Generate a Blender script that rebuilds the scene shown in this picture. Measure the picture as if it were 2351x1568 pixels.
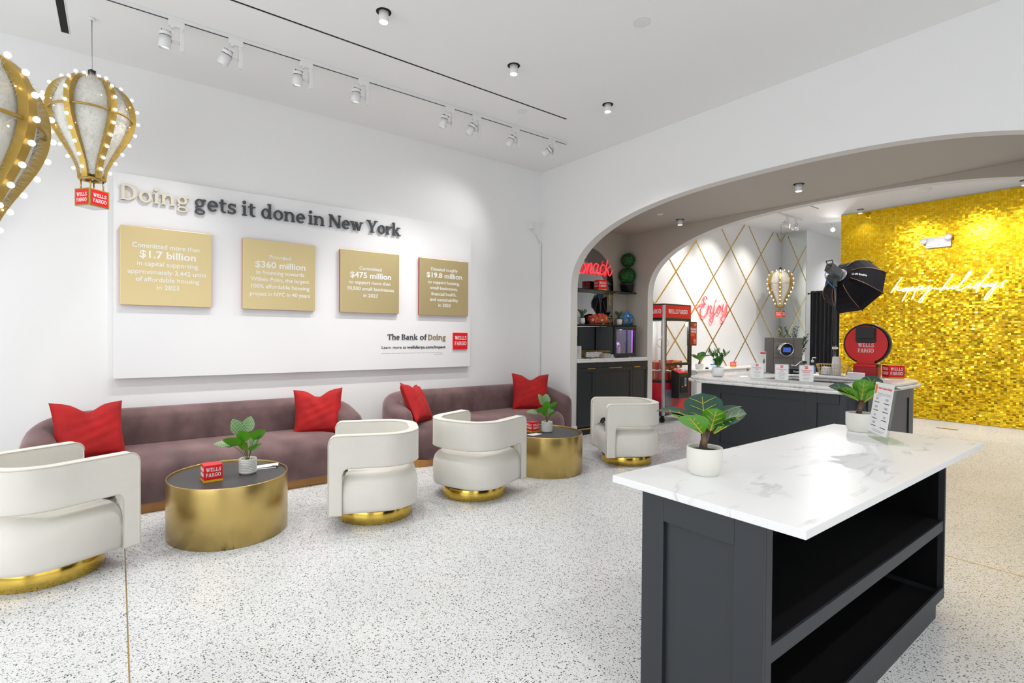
import bpy, bmesh, math, random
from mathutils import Matrix, Vector
for _o in list(bpy.data.objects): bpy.data.objects.remove(_o)
SC = bpy.context.scene
COL = SC.collection
PI = math.pi
rnd = random.Random(7)

# ------------------------------------------------------------------ camera
cam_d = bpy.data.cameras.new('camera'); cam = bpy.data.objects.new('camera', cam_d); COL.objects.link(cam)
cam_d.sensor_width = 36.0; cam_d.lens = 1187.07/2351*36; cam_d.clip_start = 0.05; cam_d.clip_end = 100
yaw, pit, rol = 0.918834631, -0.0114076598, 0.00793360306
_F = Vector((-math.cos(pit)*math.sin(yaw), math.cos(pit)*math.cos(yaw), math.sin(pit)))
_r = Vector((math.cos(yaw), math.sin(yaw), 0)); _u = _r.cross(_F)
_r2 = _r*math.cos(rol) + _u*math.sin(rol); _u2 = _u*math.cos(rol) - _r*math.sin(rol)
cam.matrix_world = Matrix(((_r2.x,_u2.x,-_F.x,0),(_r2.y,_u2.y,-_F.y,0),(_r2.z,_u2.z,-_F.z,1.6),(0,0,0,1)))
SC.camera = cam
# ------------------------------------------------------------------ exposure, world
SC.view_settings.view_transform = 'Standard'; SC.view_settings.look = 'None'
SC.view_settings.gamma = 1.0; SC.view_settings.use_curve_mapping = False
SC.view_settings.exposure = 0.74
W = bpy.data.worlds.new('world'); SC.world = W; W.use_nodes = True
W.node_tree.nodes['Background'].inputs[0].default_value = (0.9,0.95,1.0,1)
W.node_tree.nodes['Background'].inputs[1].default_value = 1.0
SC.cycles.max_bounces = 9; SC.cycles.diffuse_bounces = 5; SC.cycles.glossy_bounces = 4
SC.cycles.transparent_max_bounces = 12; SC.cycles.transmission_bounces = 6
SC.cycles.sample_clamp_indirect = 6.0
SC.cycles.caustics_reflective = False; SC.cycles.caustics_refractive = False
SC.cycles.use_denoising = True

H_CEIL = 4.34
def light(name, kind, loc, energy, color=(1,1,1), target=None, **kw):
    d = bpy.data.lights.new(name, kind); d.energy = energy; d.color = color
    for k, v in kw.items(): setattr(d, k, v)
    o = bpy.data.objects.new(name, d); COL.objects.link(o); o.location = loc
    if target is not None:
        o.rotation_euler = (Vector(target)-Vector(loc)).to_track_quat('-Z','Y').to_euler()
    return o
# added fill panels inside the room, standing in for daylight from unseen windows
light('window_daylight', 'AREA', (-2.5,-3.48,2.0), 76, (0.93,0.97,1.0), (-2.5,5,1.8), shape='RECTANGLE', size=6.4, size_y=3.3)
light('window_daylight_side', 'AREA', (3.08,1.0,2.0), 32, (0.95,0.97,1.0), (-5,1.0,1.9), shape='RECTANGLE', size=6.2, size_y=3.2)

# ------------------------------------------------------------------ materials
def mat(name, color=(.8,.8,.8), rough=.5, metal=0.0, emit=None, estr=1.0, spec=None, sheen=0.0, aniso=0.0, trans=0.0, ior=1.45, alpha=None, coat=0.0):
    m = bpy.data.materials.new(name); m.use_nodes = True
    b = m.node_tree.nodes['Principled BSDF']
    b.inputs['Base Color'].default_value = (*color,1); b.inputs['Roughness'].default_value = rough
    b.inputs['Metallic'].default_value = metal
    if emit is not None:
        b.inputs['Emission Color'].default_value = (*emit,1); b.inputs['Emission Strength'].default_value = estr
    if spec is not None: b.inputs['Specular IOR Level'].default_value = spec
    if sheen: b.inputs['Sheen Weight'].default_value = sheen; b.inputs['Sheen Roughness'].default_value = .4
    if aniso: b.inputs['Anisotropic'].default_value = aniso
    if trans: b.inputs['Transmission Weight'].default_value = trans; b.inputs['IOR'].default_value = ior
    if coat: b.inputs['Coat Weight'].default_value = coat
    return m
def bs(m): return m.node_tree.nodes['Principled BSDF']
def nd(m, t, **kw):
    n = m.node_tree.nodes.new(t)
    for k, v in kw.items():
        if k in ('operation','blend_type','data_type','feature','noise_dimensions','gradient_type','wave_type','bands_direction'): setattr(n, k, v)
        else: n.inputs[k].default_value = v
    return n
def lk(m, a, ai, b, bi): m.node_tree.links.new(a.outputs[ai], b.inputs[bi])
def ramp(m, src, out, stops, const=False):
    r = m.node_tree.nodes.new('ShaderNodeValToRGB'); lk(m, src, out, r, 0)
    if const: r.color_ramp.interpolation = 'CONSTANT'
    e = r.color_ramp.elements
    while len(e) < len(stops): e.new(0.5)
    for k, (p, c) in enumerate(stops):
        e[k].position = p; e[k].color = (*c,1) if len(c)==3 else c
    return r
def noisy(m, c1, c2, scale, rough_detail=4, coords='Object', stretch=(1,1,1), bump=0.0, lo=.35, hi=.65):
    tc = nd(m,'ShaderNodeTexCoord'); mp = nd(m,'ShaderNodeMapping'); mp.inputs['Scale'].default_value = stretch
    lk(m,tc,coords,mp,0); n = nd(m,'ShaderNodeTexNoise', Scale=scale, Detail=rough_detail); lk(m,mp,0,n,'Vector')
    r = ramp(m,n,0,[(lo,c1),(hi,c2)]); lk(m,r,0,bs(m),'Base Color')
    if bump:
        b = nd(m,'ShaderNodeBump', Strength=bump, Distance=.01); lk(m,n,0,b,'Height'); lk(m,b,0,bs(m),'Normal')
    return m
M = {}
M['wall'] = mat('painted_white_wall', (.89,.89,.89), .6)
M['ceil'] = mat('painted_ceiling', (.90,.90,.89), .8)
M['greige'] = mat('painted_greige', (.51,.46,.395), .7)
M['jamb'] = mat('painted_warm_white', (.78,.76,.72), .65)
M['panel'] = mat('white_lacquer_panel', (.88,.88,.89), .4)
M['white_plastic'] = mat('white_plastic', (.82,.82,.82), .4)
M['white_metal'] = mat('white_metal', (.80,.80,.80), .35)
M['black'] = mat('black_plastic', (.012,.012,.013), .4)
M['black_matte'] = mat('matte_black', (.006,.006,.006), .8)
M['black_fabric'] = mat('black_fabric', (.012,.012,.016), .8, sheen=.3)
M['softbox'] = mat('softbox_fabric', (.009,.008,.012), .8, spec=.2)
M['copper'] = mat('copper_rib', (.34,.17,.09), .45, .6)
M['steel'] = mat('brushed_steel', (.45,.45,.46), .3, 1)
M['alu'] = mat('aluminium', (.55,.56,.60), .35, .9)
M['chrome'] = mat('chrome', (.85,.85,.86), .08, 1)
M['gold'] = mat('polished_gold', (.72,.50,.10), .16, 1)
M['gold_strip'] = mat('gold_strip', (.66,.42,.08), .25, .7)
M['brass'] = mat('brass_hardware', (.62,.43,.16), .3, 1)
M['gold_paint'] = mat('gold_paint', (.50,.33,.075), .38, .55)
M['plate'] = mat('champagne_brass_plate', (.76,.62,.33), .36, .8)
M['plate_text'] = mat('plate_lettering', (.86,.85,.82), .5)
M['charcoal'] = mat('charcoal_lettering', (.06,.065,.075), .45)
M['goldtext'] = mat('gold_lettering', (.86,.79,.62), .3, .35)
M['goldtext_dark'] = mat('gold_lettering_dark', (.42,.29,.07), .4, .4)
M['ink'] = mat('grey_ink', (.45,.45,.5), .7)
M['ink_dark'] = mat('dark_ink', (.06,.06,.07), .7)
M['red'] = mat('signal_red', (.78,.008,.012), .35)
M['red_side'] = mat('deep_red', (.40,.004,.014), .4)
M['red_ink'] = mat('red_ink', (.75,.03,.03), .6)
M['orange'] = mat('orange_ink', (.8,.22,.03), .6)
M['yellow'] = mat('yellow_stripe', (.80,.50,.01), .4)
M['white_ink'] = mat('white_ink', (.92,.92,.92), .5)
M['paper'] = mat('white_paper', (.85,.85,.86), .6)
M['navy'] = mat('charcoal_navy_paint', (.022,.0265,.033), .42)
M['navy_in'] = mat('black_shelf_interior', (.004,.004,.005), .9, spec=.15)  # near-black stands in for the shade inside the island shelves
M['slate'] = mat('slate_black_top', (.045,.045,.048), .38)
M['white_lacquer'] = mat('white_cabinet', (.80,.80,.80), .35)
M['pot'] = mat('white_ceramic', (.76,.75,.70), .45)
M['soil'] = noisy(mat('soil', (.02,.015,.01), .95), (.010,.007,.005), (.05,.035,.02), 90, bump=.6)
M['gravel'] = noisy(mat('gravel', (.3,.2,.1), .9), (.10,.055,.03), (.60,.44,.26), 120, bump=.6)
M['bark'] = noisy(mat('bark', (.1,.06,.04), .9), (.05,.032,.022), (.20,.13,.085), 70, stretch=(1,1,.3), bump=.5)
M['petiole'] = mat('reddish_petiole', (.26,.07,.02), .6)
M['stem'] = mat('green_stem', (.12,.16,.03), .55)
M['cream'] = noisy(mat('cream_upholstery', (.78,.75,.67), .85, sheen=.25), (.765,.74,.675), (.785,.76,.70), 9, bump=0)
M['piping'] = mat('cream_piping', (.62,.585,.50), .8)
M['velvet'] = mat('mauve_velvet', (.13,.075,.075), .75, sheen=.7)
noisy(M['velvet'], (.085,.045,.048), (.20,.120,.118), 3.2, 6, stretch=(1.3,.6,1.0), lo=.3, hi=.72)
bs(M['velvet']).inputs['Sheen Tint'].default_value = (.75,.55,.55,1)
M['red_velvet'] = mat('red_velvet', (.45,.003,.006), .8, sheen=.12)
noisy(M['red_velvet'], (.34,.002,.003), (.50,.005,.006), 7, 6, lo=.3, hi=.7, bump=.35)
bs(M['red_velvet']).inputs['Sheen Tint'].default_value = (1,.25,.2,1)
M['wood'] = noisy(mat('oak_plinth', (.4,.2,.06), .45), (.33,.15,.032), (.46,.22,.055), 4, 5, stretch=(1,14,30))
M['drum'] = mat('brushed_brass_drum', (.58,.42,.15), .30, 1)
M['neon_red'] = mat('neon_red_tube', (.9,.1,.1), .4, emit=(1.0,.018,.028), estr=1.25)
M['neon_pink'] = mat('neon_red_core', (.9,.1,.1), .4, emit=(1.0,.16,.18), estr=2.4)
M['neon_white'] = mat('neon_white_tube', (.9,.9,.9), .4, emit=(1,1,1), estr=1.35)
M['bulb'] = mat('lit_globe_bulb', (.9,.9,.9), .3, emit=(1,.93,.80), estr=1.05)
M['fairy'] = mat('fairy_light', (.9,.8,.5), .3, emit=(1,.75,.35), estr=6)
M['lamp'] = mat('lamp_face', (.9,.9,.9), .4, emit=(.93,.95,1.0), estr=2.5)
M['lens'] = mat('recessed_lens', (.7,.7,.7), .3, emit=(1,1,1), estr=.35)
M['lamp_hot'] = mat('bright_lamp_face', (.9,.9,.9), .4, emit=(1,.98,.95), estr=14)
M['screen'] = mat('lit_blue_screen', (.01,.01,.02), .2, emit=(.03,.09,.42), estr=.7)
M['led_violet'] = mat('violet_led', (.3,.1,.6), .4, emit=(.42,.10,1.0), estr=3.0)
M['milk_blue'] = mat('blue_carton', (.12,.20,.55), .5)
M['blue_bag'] = noisy(mat('blue_foil_bag', (.01,.22,.62), .3), (.004,.16,.55), (.03,.38,.75), 14)
M['red_bag'] = noisy(mat('red_foil_bag', (.7,.03,.03), .3), (.62,.010,.012), (.82,.10,.07), 16)
M['mint'] = mat('mint_tin', (.42,.60,.55), .5)
M['taupe'] = mat('taupe_tin', (.42,.38,.36), .5)
M['tinsel'] = mat('white_tinsel', (.86,.85,.80), .45, sheen=.2)
M['mirror'] = mat('mirror_glass', (.80,.84,.82), .01, 1)
M['mirror_dark'] = mat('smoked_mirror_glass', (.36,.37,.38), .02, 1)
M['grey_metal'] = mat('warm_grey_machine', (.26,.24,.22), .35, .3)
M['dark_metal'] = mat('dark_machine_side', (.06,.055,.055), .4, .3)
M['lightbody'] = mat('studio_light_body', (.075,.085,.088), .4)
M['dial'] = mat('black_glass', (.006,.006,.008), .08)
M['balloon_red'] = M['red']
def leafmat(name, top, back, rough=.35):
    m = mat(name, top, rough); g = nd(m,'ShaderNodeNewGeometry')
    mx = nd(m,'ShaderNodeMix', data_type='RGBA'); mx.inputs[6].default_value = (*top,1); mx.inputs[7].default_value = (*back,1)
    lk(m,g,'Backfacing',mx,0); lk(m,mx,2,bs(m),'Base Color'); return m
M['fig'] = leafmat('fiddle_leaf', (.018,.075,.045), (.09,.30,.02), .3)
M['vein'] = mat('yellow_vein', (.52,.48,.05), .5)
M['zz'] = leafmat('zz_leaf', (.03,.16,.03), (.06,.24,.04), .35)
M['sage'] = leafmat('sage_leaf', (.10,.19,.10), (.20,.30,.20), .6)
M['box'] = leafmat('boxwood_leaf', (.018,.12,.022), (.05,.24,.05), .45)
M['olive'] = leafmat('olive_leaf', (.05,.13,.05), (.14,.22,.12), .5)
def striped():
    m = mat('striped_leaf', (.04,.2,.05), .35)
    uv = nd(m,'ShaderNodeUVMap'); sep = nd(m,'ShaderNodeSeparateXYZ'); lk(m,uv,0,sep,0)
    a = nd(m,'ShaderNodeMath', operation='ABSOLUTE'); lk(m,sep,0,a,0)
    b = nd(m,'ShaderNodeMath', operation='MULTIPLY'); lk(m,a,0,b,0); b.inputs[1].default_value = -.42
    c = nd(m,'ShaderNodeMath', operation='ADD'); lk(m,sep,1,c,0); lk(m,b,0,c,1)
    d = nd(m,'ShaderNodeMath', operation='MULTIPLY'); lk(m,c,0,d,0); d.inputs[1].default_value = 62
    s = nd(m,'ShaderNodeMath', operation='SINE'); lk(m,d,0,s,0)
    r = ramp(m,s,0,[(.55,(.02,.13,.03)),(.85,(.62,.74,.42))])
    g = nd(m,'ShaderNodeNewGeometry'); mx = nd(m,'ShaderNodeMix', data_type='RGBA'); mx.inputs[7].default_value = (.10,.36,.015,1)
    lk(m,r,0,mx,6); lk(m,g,'Backfacing',mx,0); lk(m,mx,2,bs(m),'Base Color'); return m
M['striped'] = striped()
def terrazzo():
    m = mat('terrazzo', (.8,.8,.8), .24, spec=.4); tc = nd(m,'ShaderNodeTexCoord')
    base = nd(m,'ShaderNodeTexNoise', Scale=1.3, Detail=3); lk(m,tc,'Object',base,'Vector')
    br = ramp(m,base,0,[(.3,(.715,.72,.715)),(.7,(.79,.795,.795))])
    cur = (br,0)
    for sc_, thr, stops in ((80,.44,[(0,(.045,.05,.06)),(.30,(.13,.14,.17)),(.5,(.27,.27,.28)),(.72,(.42,.41,.39)),(.92,(.38,.27,.17))]),
                            (165,.44,[(0,(.07,.07,.08)),(.4,(.22,.22,.24)),(.7,(.48,.47,.45))]),
                            (60,.26,[(0,(.06,.065,.08)),(.5,(.20,.21,.24)),(.8,(.86,.86,.85))])):
        v = nd(m,'ShaderNodeTexVoronoi', Scale=sc_); lk(m,tc,'Object',v,'Vector')
        sp = nd(m,'ShaderNodeSeparateColor'); lk(m,v,'Color',sp,0)
        t = nd(m,'ShaderNodeMath', operation='MULTIPLY'); lk(m,sp,0,t,0); t.inputs[1].default_value = thr
        c = nd(m,'ShaderNodeMath', operation='LESS_THAN'); lk(m,v,'Distance',c,0); lk(m,t,0,c,1)
        r = ramp(m,sp,1,stops,True)
        mx = nd(m,'ShaderNodeMix', data_type='RGBA'); lk(m,c,0,mx,0); lk(m,cur[0],cur[1],mx,6); lk(m,r,0,mx,7); cur = (mx,2)
    lk(m,cur[0],cur[1],bs(m),'Base Color'); return m
M['terrazzo'] = terrazzo()
def marble(name, scale, amount, vein=(.42,.43,.46), base=(.86,.86,.86), rough=.18, width=.035):
    m = mat(name, base, rough, spec=.3); tc = nd(m,'ShaderNodeTexCoord'); mp = nd(m,'ShaderNodeMapping')
    mp.inputs['Rotation'].default_value = (0,0,.75); mp.inputs['Scale'].default_value = (1.5,.36,1); lk(m,tc,'Object',mp,0)
    n = nd(m,'ShaderNodeTexNoise', Scale=scale, Detail=5, Roughness=.52, Distortion=.9); lk(m,mp,0,n,'Vector')
    a = nd(m,'ShaderNodeMath', operation='SUBTRACT'); lk(m,n,0,a,0); a.inputs[1].default_value = .5
    b = nd(m,'ShaderNodeMath', operation='ABSOLUTE'); lk(m,a,0,b,0)
    r = ramp(m,b,0,[(0,(1,1,1)),(width,(0,0,0))])
    n2 = nd(m,'ShaderNodeTexNoise', Scale=scale*1.7, Detail=3); lk(m,tc,'Object',n2,'Vector')
    r2 = ramp(m,n2,0,[(.46,(0,0,0)),(.66,(1,1,1))])
    k = nd(m,'ShaderNodeMath', operation='MULTIPLY'); lk(m,r,0,k,0); lk(m,r2,0,k,1)
    k2 = nd(m,'ShaderNodeMath', operation='MULTIPLY'); lk(m,k,0,k2,0); k2.inputs[1].default_value = amount
    mx = nd(m,'ShaderNodeMix', data_type='RGBA'); mx.inputs[6].default_value = (*base,1); mx.inputs[7].default_value = (*vein,1)
    lk(m,k2,0,mx,0); lk(m,mx,2,bs(m),'Base Color'); return m
M['marble'] = marble('calacatta_marble', 3.0, .62, (.44,.46,.49), (.85,.855,.86), .34, .030)
M['carrara'] = marble('carrara_marble', 6.0, .85, (.30,.31,.33), (.78,.775,.77), .2, .05)
def glass(name, tint=(1,1,1), refl=.06):
    m = bpy.data.materials.new(name); m.use_nodes = True; t = m.node_tree; t.nodes.clear()
    o = t.nodes.new('ShaderNodeOutputMaterial'); mx = t.nodes.new('ShaderNodeMixShader'); a = t.nodes.new('ShaderNodeBsdfTransparent'); g = t.nodes.new('ShaderNodeBsdfGlossy')
    a.inputs[0].default_value = (*tint,1); g.inputs['Roughness'].default_value = .03; mx.inputs[0].default_value = refl
    t.links.new(a.outputs[0],mx.inputs[1]); t.links.new(g.outputs[0],mx.inputs[2]); t.links.new(mx.outputs[0],o.inputs[0]); return m
M['glass'] = glass('clear_glass'); M['acrylic'] = glass('clear_acrylic', (.93,.96,.94), .06); M['smoke'] = glass('smoked_glass', (.22,.24,.25), .10)
M['dark_glass'] = glass('dark_fridge_glass', (.72,.70,.80), .10)
def sequins():
    m = mat('gold_sequins', (.80,.55,.03), .20, .9); tc = nd(m,'ShaderNodeTexCoord')
    wn = nd(m,'ShaderNodeObjectInfo')
    at = m.node_tree.nodes.new('ShaderNodeAttribute'); at.attribute_name = 'tone'
    r = ramp(m,at,2,[(0,(.88,.50,.010)),(.5,(1.0,.62,.014)),(1,(1.0,.77,.05))]); lk(m,r,0,bs(m),'Base Color'); return m
M['sequin'] = sequins()
def gift():
    m = mat('red_gift_wrap', (.6,.02,.02), .35); return noisy(m, (.50,.008,.008), (.72,.03,.02), 8)
M['gift'] = gift()
M['ribbon'] = mat('gold_ribbon', (.70,.50,.15), .3, .7)
M['magenta_panel'] = mat('claw_red_panel', (.5,.01,.03), .35)
noisy(M['magenta_panel'], (.74,.010,.015), (.16,.010,.07), 1.6, 2, lo=.40, hi=.66)
M['claw_grey'] = mat('prize_door_grey', (.16,.16,.20), .3)

# ------------------------------------------------------------------ mesh helpers
class MB:
    def __init__(s): s.v=[]; s.f=[]; s.sm=[]; s.uv={}; s.xf=None; s.rec=True
    def add(s, vs, fs, smooth=False):
        n = len(s.v)
        for p in vs:
            p = Vector(p); s.v.append(tuple(s.xf@p) if s.xf is not None else tuple(p))
        for f in fs: s.f.append(tuple(i+n for i in f)); s.sm.append(smooth)
        return n
    def box(s, x0,x1,y0,y1,z0,z1):
        s.add([(x0,y0,z0),(x1,y0,z0),(x1,y1,z0),(x0,y1,z0),(x0,y0,z1),(x1,y0,z1),(x1,y1,z1),(x0,y1,z1)],
              [(0,3,2,1),(4,5,6,7),(0,1,5,4),(1,2,6,5),(2,3,7,6),(3,0,4,7)]); return s
    def cyl(s, c, r, z0, z1, n=32, r2=None, smooth=True):
        r2 = r if r2 is None else r2
        vs = [(c[0]+r*math.cos(2*PI*k/n), c[1]+r*math.sin(2*PI*k/n), z0) for k in range(n)]+[(c[0]+r2*math.cos(2*PI*k/n), c[1]+r2*math.sin(2*PI*k/n), z1) for k in range(n)]
        b = s.add(vs, [(k,(k+1)%n,n+(k+1)%n,n+k) for k in range(n)], smooth)
        s.f.append(tuple(b+k for k in reversed(range(n)))); s.sm.append(False)
        s.f.append(tuple(b+n+k for k in range(n))); s.sm.append(False); return s
    def lathe(s, prof, n=40, c=(0,0), sx=1, sy=1, closed=False):
        vs=[]; m=len(prof)
        for k in range(n):
            a=2*PI*k/n
            for r,z in prof: vs.append((c[0]+sx*r*math.cos(a), c[1]+sy*r*math.sin(a), z))
        fs=[]
        for k in range(n):
            k2=(k+1)%n
            for i in range(m-1 if not closed else m):
                i2=(i+1)%m; fs.append((k*m+i,k2*m+i,k2*m+i2,k*m+i2))
        s.add(vs,fs,True); return s
    def tube(s, pts, r, n=8, closed=False, cap=True):
        P=[Vector(p) for p in pts]; m=len(P)
        if m<2: return s
        rr = r if isinstance(r,(list,tuple)) else [r]*m
        up=None; vs=[]
        for i in range(m):
            if closed: t=P[(i+1)%m]-P[i-1]
            else: t=P[min(i+1,m-1)]-P[max(i-1,0)]
            if t.length<1e-9: t=Vector((0,0,1))
            t.normalize()
            if up is None:
                up = Vector((0,0,1)) if abs(t.z)<.9 else Vector((1,0,0))
            a=t.cross(up)
            if a.length<1e-6: a=t.cross(Vector((1,0,.3)))
            a.normalize(); b=a.cross(t).normalized(); up=b
            for k in range(n):
                q=2*PI*k/n; vs.append(P[i]+a*(rr[i]*math.cos(q))+b*(rr[i]*math.sin(q)))
        fs=[]
        for i in range(m if closed else m-1):
            i2=(i+1)%m
            for k in range(n): fs.append((i*n+k,i*n+(k+1)%n,i2*n+(k+1)%n,i2*n+k))
        b0=s.add(vs,fs,True)
        if cap and not closed:
            s.f.append(tuple(b0+k for k in reversed(range(n)))); s.sm.append(False)
            s.f.append(tuple(b0+(m-1)*n+k for k in range(n))); s.sm.append(False)
        return s
    def prism(s, poly, z0, z1):
        n=len(poly)
        b=s.add([(x,y,z0) for x,y in poly]+[(x,y,z1) for x,y in poly], [(k,(k+1)%n,n+(k+1)%n,n+k) for k in range(n)])
        s.f.append(tuple(b+k for k in reversed(range(n)))); s.sm.append(False)
        s.f.append(tuple(b+n+k for k in range(n))); s.sm.append(False); return s
    def pad(s, poly, levels):                       # stacked inset copies of a plan outline: [(z, inset)]
        n=len(poly); N=[]
        for k in range(n):
            p0=Vector(poly[k-1]); p1=Vector(poly[(k+1)%n]); t=(p1-p0); t.normalize(); N.append(Vector((-t.y,t.x)))
        vs=[]
        for z,ins in levels:
            for k in range(n): q=Vector(poly[k])+N[k]*ins; vs.append((q.x,q.y,z))
        fs=[]
        for l in range(len(levels)-1):
            for k in range(n): fs.append((l*n+k,l*n+(k+1)%n,(l+1)*n+(k+1)%n,(l+1)*n+k))
        b=s.add(vs,fs,True)
        s.f.append(tuple(b+k for k in reversed(range(n)))); s.sm.append(False)
        L=len(levels)-1
        s.f.append(tuple(b+L*n+k for k in range(n))); s.sm.append(True); return s
    def ball(s, c, r, n=12, m=8, sz=1.0):
        vs=[(c[0],c[1],c[2]-r*sz)]
        for i in range(1,m):
            a=-PI/2+PI*i/m
            for k in range(n): vs.append((c[0]+r*math.cos(a)*math.cos(2*PI*k/n), c[1]+r*math.cos(a)*math.sin(2*PI*k/n), c[2]+r*sz*math.sin(a)))
        vs.append((c[0],c[1],c[2]+r*sz)); fs=[(0,1+(k+1)%n,1+k) for k in range(n)]
        for i in range(m-2):
            for k in range(n): fs.append((1+i*n+k,1+i*n+(k+1)%n,1+(i+1)*n+(k+1)%n,1+(i+1)*n+k))
        L=len(vs)-1; fs+=[(1+(m-2)*n+k,1+(m-2)*n+(k+1)%n,L) for k in range(n)]
        s.add(vs,fs,True); return s
    def mesh(s, name):
        me=bpy.data.meshes.new(name); me.from_pydata(s.v,[],s.f); me.polygons.foreach_set('use_smooth', s.sm)
        if s.uv:
            u=me.uv_layers.new(name='UVMap')
            for li,l in enumerate(me.loops): u.data[li].uv = s.uv.get(l.vertex_index,(0,0))
        if s.rec:
            bm=bmesh.new(); bm.from_mesh(me); bmesh.ops.recalc_face_normals(bm,faces=bm.faces); bm.to_mesh(me); bm.free()
        me.update(); return me
def link(name, me, m, parent=None, bev=0, seg=2):
    o=bpy.data.objects.new(name, me); COL.objects.link(o)
    if m is not None: me.materials.append(m)
    if parent is not None: o.parent=parent
    if bev:
        b=o.modifiers.new('bevel','BEVEL'); b.width=bev; b.segments=seg; b.limit_method='ANGLE'; b.angle_limit=.7
    return o
def build(mb, name, m, parent=None, bev=0, seg=2): return link(name, mb.mesh(name), m, parent, bev, seg)
def box(name, x0,x1,y0,y1,z0,z1, m, parent=None, bev=0): return build(MB().box(x0,x1,y0,y1,z0,z1), name, m, parent, bev)
def tag(o, label, cat, group=None, kind=None):
    o['label']=label; o['category']=cat
    if group: o['group']=group
    if kind: o['kind']=kind
    return o
def struct(o): o['kind']='structure'; return o
def thing(name, label, cat, loc=(0,0,0), rz=0.0, group=None):
    o=bpy.data.objects.new(name, None); COL.objects.link(o); o.location=loc; o.rotation_euler=(0,0,rz); o.empty_display_size=.1
    return tag(o,label,cat,group)
def dup(root, loc, rz=0.0, label=None, scale=None):
    r=root.copy(); COL.objects.link(r); r.location=loc; r.rotation_euler=(0,0,rz)
    if label: r['label']=label
    if scale: r.scale=(scale,)*3
    for ch in [c for c in bpy.data.objects if c.parent==root]:
        c=ch.copy(); COL.objects.link(c); c.parent=r
        for g in [q for q in bpy.data.objects if q.parent==ch]:
            d=g.copy(); COL.objects.link(d); d.parent=c
    return r
def catmull(pts, k=6, closed=False):
    P=[Vector(p) for p in pts]; n=len(P); out=[]
    if n<3: return P
    R = range(n) if closed else range(n-1)
    for i in R:
        p0=P[i-1] if (closed or i>0) else P[0]*2-P[1]; p1=P[i]; p2=P[(i+1)%n]; p3=P[(i+2)%n] if (closed or i+2<n) else P[n-1]*2-P[n-2]
        for j in range(k):
            t=j/k; out.append(.5*((2*p1)+(p2-p0)*t+(2*p0-5*p1+4*p2-p3)*t*t+(3*p1-p0-3*p2+p3)*t**3))
    if not closed: out.append(P[-1])
    return out
def rrect(x0,x1,y0,y1,r,n=8):
    if not isinstance(r,(list,tuple)): r=[r]*4
    out=[]
    for (cx,cy,a0,q) in ((x1,y0,-PI/2,r[0]),(x1,y1,0,r[1]),(x0,y1,PI/2,r[2]),(x0,y0,PI,r[3])):
        sx = -1 if cx==x1 else 1; sy = 1 if cy==y0 else -1
        for k in range(n+1):
            a=a0+PI/2*k/n; out.append((cx+sx*q+q*math.cos(a), cy+sy*q+q*math.sin(a)))
    return out
FR_L = Matrix(((0,0,1,0),(1,0,0,0),(0,1,0,0),(0,0,0,1)))     # text frame on a wall facing +x
FR_F = Matrix(((1,0,0,0),(0,0,-1,0),(0,1,0,0),(0,0,0,1)))    # text frame on a wall facing -y
def T(x,y,z): return Matrix.Translation((x,y,z))
# ---- sans lettering from Blender's own built-in font
def sans(body, size, frame, m, name, parent=None, align='CENTER', ext=.002, off=0.0, width=None):
    cu=bpy.data.curves.new('lettering','FONT'); cu.body=body; cu.size=size; cu.align_x=align; cu.extrude=ext; cu.offset=off; cu.resolution_u=3
    ob=bpy.data.objects.new('lettering',cu); COL.objects.link(ob)
    dg=bpy.context.evaluated_depsgraph_get(); me=bpy.data.meshes.new_from_object(ob.evaluated_get(dg))
    bpy.data.objects.remove(ob); bpy.data.curves.remove(cu)
    xs=[v.co.x for v in me.vertices]; w=max(xs)-min(xs) if xs else 1
    sx=width/w if width else 1
    me.transform(frame@Matrix.Diagonal((sx,1,1,1)))
    return link(name, me, m, parent)
# ---- drawn slab-serif lettering: every stroke is a solid strip
V_, H_, S_, T_ = .125, .072, .05, .055
def _arc(cx,cy,rx,ry,a0,a1,wv=V_,wh=H_,n=18):
    o=[];i=[]
    for k in range(n+1):
        a=math.radians(a0+(a1-a0)*k/n); c,s=math.cos(a),math.sin(a)
        o.append((cx+rx*c,cy+ry*s)); i.append((cx+(rx-wv)*c,cy+(ry-wh)*s))
    return ('strip',o,i)
def _r(x0,y0,x1,y1): return ('strip',[(x0,y0),(x1,y0)],[(x0,y1),(x1,y1)])
def _d(x0,y0,x1,y1,w): return ('strip',[(x0,y0),(x1,y1)],[(x0+w,y0),(x1+w,y1)])
def _stem(x,y0,y1,top='l',bot='b',v=V_):
    o=[_r(x,y0,x+v,y1)]
    if bot=='b': o.append(_r(x-S_,y0,x+v+S_,y0+T_))
    if bot=='r': o.append(_r(x,y0,x+v+S_,y0+T_))
    if top=='l': o.append(_r(x-S_*1.3,y1-T_,x+v,y1))
    if top=='b': o.append(_r(x-S_,y1-T_,x+v+S_,y1))
    return o
X_,C_,A_=.5,.7,.76
GL={}
GL['o']=(.58,[_arc(.29,.25,.26,.262,0,360,n=36)])
GL['n']=(.66,_stem(.08,0,X_)+[_arc(.335,.29,.235,.22,0,165)]+_stem(.445,0,.3,top=None))
GL['h']=(.66,_stem(.08,0,A_)+[_arc(.335,.29,.235,.22,0,165)]+_stem(.445,0,.3,top=None))
GL['i']=(.30,_stem(.08,0,X_)+[_arc(.135,.665,.085,.085,0,360,.0849,.0849)])
GL['r']=(.46,_stem(.08,0,X_)+[_arc(.335,.28,.20,.225,70,165),_r(.31,.40,.44,.51)])
GL['d']=(.64,[_arc(.27,.25,.24,.262,0,360,n=36)]+_stem(.415,0,A_,bot='r'))
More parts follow.
